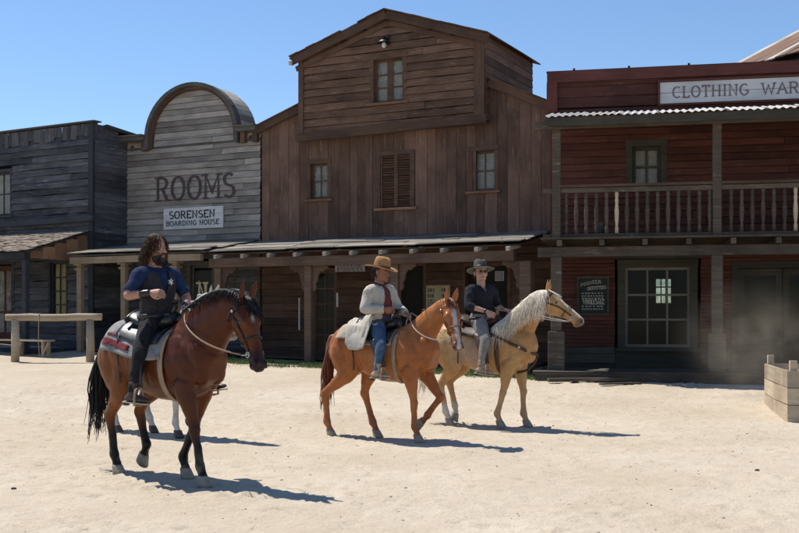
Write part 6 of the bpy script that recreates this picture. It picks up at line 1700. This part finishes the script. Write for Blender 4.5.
R.body({-1: ((.6, .55, -.05), (-.4, .6, .1), 1.0), 1: ((.8, -.35, -.2), (-.2, -.4, -.7), 1.2)})
R.trousers(M['jeans'], flare=.012); R.boots(M['suede'])
R.shirt(M['red_shirt'], frac=1.2, infl=.008, noise=.006)
Ti2 = R.T.inverted()
def coat_keep(x, y, z):
    p = Ti2 @ Vector((x, y, z)); zz = p.z/R.sp
    if p.x > .02 and zz > .02 and zz < .60 and abs(p.y-.01) < .062+.03*math.sin(zz*7) and abs(p.y) < .1: return False
    return zz > .0
R.shirt(M['duster'], frac=2.0, infl=.019, noise=.006, name='duster_coat', keep=coat_keep)
q = MB()
def skirt(u, v):
    """coat tails hanging from the waist over saddle and flank, open in front"""
    a = math.radians(62+236*u); k = v; zz = .17-.43*k; rx = (.150+.03*k if math.cos(a) > 0 else .160+.13*k**.6); ry = .200+.19*k**.8
    fl = .018*k*math.sin(u*26)+.012*k*math.sin(u*57+1)
    p = R.T @ Vector((-.015+math.cos(a)*(rx+fl)-.06*k, math.sin(a)*(ry+fl), zz*R.sp-.04*k*math.sin(u*9)))
    p = push_out(p+R.seat, .085)-R.seat
    if p.x < -.12 and abs(p.y) < .26: p.z = max(p.z, .10-.55*max(0, abs(p.y)-.10)-.5*max(0, -.34-p.x))      # lies over the cantle
    return p
sheet(q, skirt, 60, 16, .008); q.build('coat_tails', M['duster'], R.root, True)
q = MB()                                                  # turned-down collar and lapels
for sd in (-1, 1):
    sheet(q, lambda u, v: R.T @ Vector((.02+.105*math.sin(u*1.5)-.02*v, sd*(.068+.012*math.sin(u*3)+.045*v*(1-.25*u)), (.585-.20*u-.055*v*(1-.3*u))*.95+.01)), 12, 5, .008*sd)
q.build('collar', M['duster'], R.root, True)
q = MB(); limb(q, [(-.02, 0, -.085, .070, .070, .072), (-.02, 0, -.05, .068, .070, .068), (-.015, 0, -.02, .063, .066, .060)], T=R.HT, n=18); q.build('neckerchief', M['vest'], R.root, True)
belt(R, M['leather_brown'], .09, .022)
R.hat(M['hat_tan'], M['hat_band'], brim=.175, crown=.135, curl=.020, droop=.012, tilt=6)
q = MB(); scalp(q, R.HT, .0, .07)
locks(q, lambda u, rr: (R.HT @ Vector((-.06+rr.uniform(-.035, .05), (1 if rr.random() < .5 else -1)*rr.uniform(.05, .078), rr.uniform(.09, .15))), R.HT.to_3x3() @ Vector((-.4, 0, -.6))), 120, 31, .08, .3, .006, pts=4); q.build('hair', M['hair_dark'], R.root, True, fix=False)

# ================================================================== THE PALOMINO AND ITS RIDER
PAL = dict(loc=(1.20, 15.62, .02), yaw=27, sc=1.0)
def pal_coat(co, hc):
    c = np.tile(np.array((.52, .265, .092)), (len(co), 1)); c = lerpc(c, (.58, .345, .14), sstep(-.3, .5, N(6, co, 2.0)))
    fl = np.exp(-((co[:, 0]+.12)/.26)**2-((co[:, 2]-1.02)/.19)**2); c = c*(1-.8*fl)[:, None]+np.array((.46, .33, .27))*(.8*fl)[:, None]   # clipped grey-pink flank
    k = (1-sstep(.30, .85, co[:, 2])); c = c*(1-k*.55)[:, None]+np.array((.58, .40, .24))*(k*.55)[:, None]
    lo = (1-sstep(.22, .36, co[:, 2]+.03*N(2, co)))*(co[:, 0] < -.2); c = c*(1-lo)[:, None]+np.array((.68, .61, .52))*lo[:, None]
    inh = (hc[:, 0] > -.02)*(hc[:, 0] < .66)*(np.abs(hc[:, 1]) < .13)*(np.abs(hc[:, 2]) < .18)
    bl = inh*(hc[:, 2] > .0)*(1-sstep(.030, .048, np.abs(hc[:, 1])+.008*N(8, co, 20))); c = c*(1-bl)[:, None]+np.array((.74, .70, .64))*bl[:, None]
    mz = inh*sstep(.50, .58, hc[:, 0])*(1-bl*.6); c = c*(1-mz*.85)[:, None]+np.array((.10, .075, .065))*(mz*.85)[:, None]
    return c
neck = [(.30, 0, 1.16, .19, .30, .30), (.45, 0, 1.31, .165, .24, .27), (.58, 0, 1.47, .128, .195, .22), (.70, 0, 1.62, .102, .160, .17), (.80, 0, 1.745, .088, .130, .135), (.88, 0, 1.82, .080, .105, .11), (.95, 0, 1.84, .07, .085, .09)]
fore = {-1: leg_f(.30, E=(.42, .86)), 1: leg_f(.60, E=(.48, .87))}
hind = {-1: leg_h(-.48, hk=-.02), 1: ((-.34, .92), (-.60, .60), (-.50, .26), (-.495, .155), 40)}
pal, HP_ = horse('palomino_horse', 'golden palomino horse with long cream mane ridden by the man in black', PAL['loc'], PAL['yaw'], PAL['sc'], coatmat('palomino_coat', rough=.5, spec=.3), neck, (.93, 0, 1.835), 34, 6, fore, hind,
    dict(n=2600, len=.50, rad=.0036, mat=M['hair_cream'], side=-1, **{'from': .16}, one=.93, throw=.6, flen=.20, wave=.030, grav=.5), dict(n=120, len=.90, mat=M['hair_cream'], grav=.5, lift=.05, swing=.0), M['hoof_pale'], pal_coat, ear=(-.1, 0))
seatP = (-.03, 0, 1.455)
legsP = {-1: [(.19, -.33, -.225), (.15, -.395, -.60), (1, .05, -.12)], 1: [(.22, .33, -.22), (.20, .39, -.58), (1, .25, -.05)]}
armsP = {-1: [(-.10, -.265, .255), (.155, -.19, .17)], 1: [(.14, .245, .245), (.315, .055, .20)]}
blanket('saddle_blanket', 'dark wool blanket with pale edge under the man in black', PAL['loc'], PAL['yaw'], PAL['sc'], (M['blanket_dark'], M['blanket_tan']), x0=-.40, x1=.26, ang=58, stripes=[(.90, 1.0, .02, .35), (.0, .10, .02, .35)])
saddle('saddle', 'tooled brown saddle with breast strap on the palomino', PAL['loc'], PAL['yaw'], PAL['sc'], M['leather_brown'], {sd: foot(sd, legsP, seatP) for sd in (-1, 1)}, sx=-.01, breast=True, horn_mat=M['strap_tan'])
bridle('bridle', 'dark bridle with pale reins on the palomino', PAL['loc'], PAL['yaw'], PAL['sc'], HP_, Vector(seatP)+Vector((.40, .05, .20)), M['leather_brown'], M['rope_pale'], sag=.03)
R = Rider('person', 'man in black shirt, grey trousers and grey felt hat', PAL['loc'], PAL['yaw'], PAL['sc'], seatP, tyaw=-34, lean=-3, head=(-14, -4), arms=armsP, legs=legsP, skin=M['skin2'], spine=.95)
R.body({-1: ((.75, .15, -.35), (.1, .5, -.3), 1.0), 1: ((.8, -.25, -.1), (-.2, -.4, -.7), 1.2)})
R.trousers(M['grey_trousers'], flare=.014); R.boots(M['suede'])
Ti3 = R.T.inverted()
def v_keep(x, y, z):
    p = Ti3 @ Vector((x, y, z)); zz = p.z/R.sp
    return not (p.x > .0 and zz > .46 and abs(p.y) < .40*(zz-.46))
R.shirt(M['black_cloth'], frac=1.15, infl=.014, noise=.008, keep=v_keep)
for sd in (-1, 1):
    q = MB(); sheet(q, lambda u, v: R.T @ Vector((-.04+.125*math.sin(u*1.5), sd*(.072-.020*u+.030*v), (.60-.075*u-.040*v)*.95)), 8, 4, .006*sd); q.build('collar', M['black_cloth'], R.root, True)
belt(R, M['leather_black'], .075, .026)
q = MB(); E, Wr = Vector(armsP[-1][0]), Vector(armsP[-1][1]); ring_band(q, E*.10+Wr*.90, Wr-E, .036, .022); q.build('wrist_band', M['leather_black'], R.root, True)
R.hat(M['hat_grey'], M['leather_black'], brim=.185, crown=.125, curl=.0, droop=.022, tilt=-3, dent=.02)
q = MB()
for sd in (-1, 1): blob(q, (.088, sd*.030, .116), (.006, .024, .016), R.HT)
q.tube([R.HT @ Vector((.090, -.01, .122)), R.HT @ Vector((.092, 0, .124)), R.HT @ Vector((.090, .01, .122))], .003, 5)
for sd in (-1, 1): q.tube([R.HT @ Vector((.080, sd*.054, .120)), R.HT @ Vector((.03, sd*.078, .122)), R.HT @ Vector((-.01, sd*.082, .118))], .003, 5)
q.build('sunglasses', M['lens'], R.root, True)
q = MB(); scalp(q, R.HT, .0, .07)
locks(q, lambda u, rr: (R.HT @ Vector((-.05+rr.uniform(-.04, .06), (1 if rr.random() < .5 else -1)*rr.uniform(.05, .078), rr.uniform(.09, .15))), R.HT.to_3x3() @ Vector((-.4, 0, -.6))), 120, 31, .07, .3, .006, pts=4); q.build('hair', M['hair_dark'], R.root, True, fix=False)

# ================================================================== THE WHITE HORSE BEHIND
WHI = dict(loc=(-3.22, 14.60, .01), yaw=33, sc=.98)
def whi_coat(co, hc):
    c = np.tile(np.array((.64, .60, .53)), (len(co), 1)); c = lerpc(c, (.54, .49, .42), sstep(-.1, .6, N(4, co, 3.0)))
    mz = sstep(.50, .60, hc[:, 0])*(np.abs(hc[:, 1]) < .12)*(np.abs(hc[:, 2]) < .16); return c*(1-mz*.7)[:, None]+np.array((.16, .13, .12))*(mz*.7)[:, None]
neck = [(.30, 0, 1.16, .19, .30, .30), (.45, 0, 1.30, .165, .24, .27), (.60, 0, 1.48, .128, .19, .22), (.73, 0, 1.62, .11, .17, .17), (.84, 0, 1.73, .098, .150, .135), (.93, 0, 1.79, .088, .125, .11), (1.00, 0, 1.79, .07, .085, .09)]
fore = {-1: leg_f(.52, E=(.46, .88)), 1: ((.50, .87), (.72, .58), (.60, .33), (.53, .25), 70)}
hind = {-1: leg_h(-.62), 1: leg_h(-.20, St=(-.30, .93), hk=-.08)}
horse('white_horse', 'white horse half hidden behind the dark bay', WHI['loc'], WHI['yaw'], WHI['sc'], coatmat('white_coat', rough=.5, spec=.35), neck, (.98, 0, 1.795), 46, 0, fore, hind,
    dict(n=160, len=.20, rad=.010, mat=M['hair_white'], side=1, **{'from': .3}), dict(n=110, len=.85, mat=M['hair_white'], grav=.5, lift=.1), M['hoof_dark'], whi_coat)
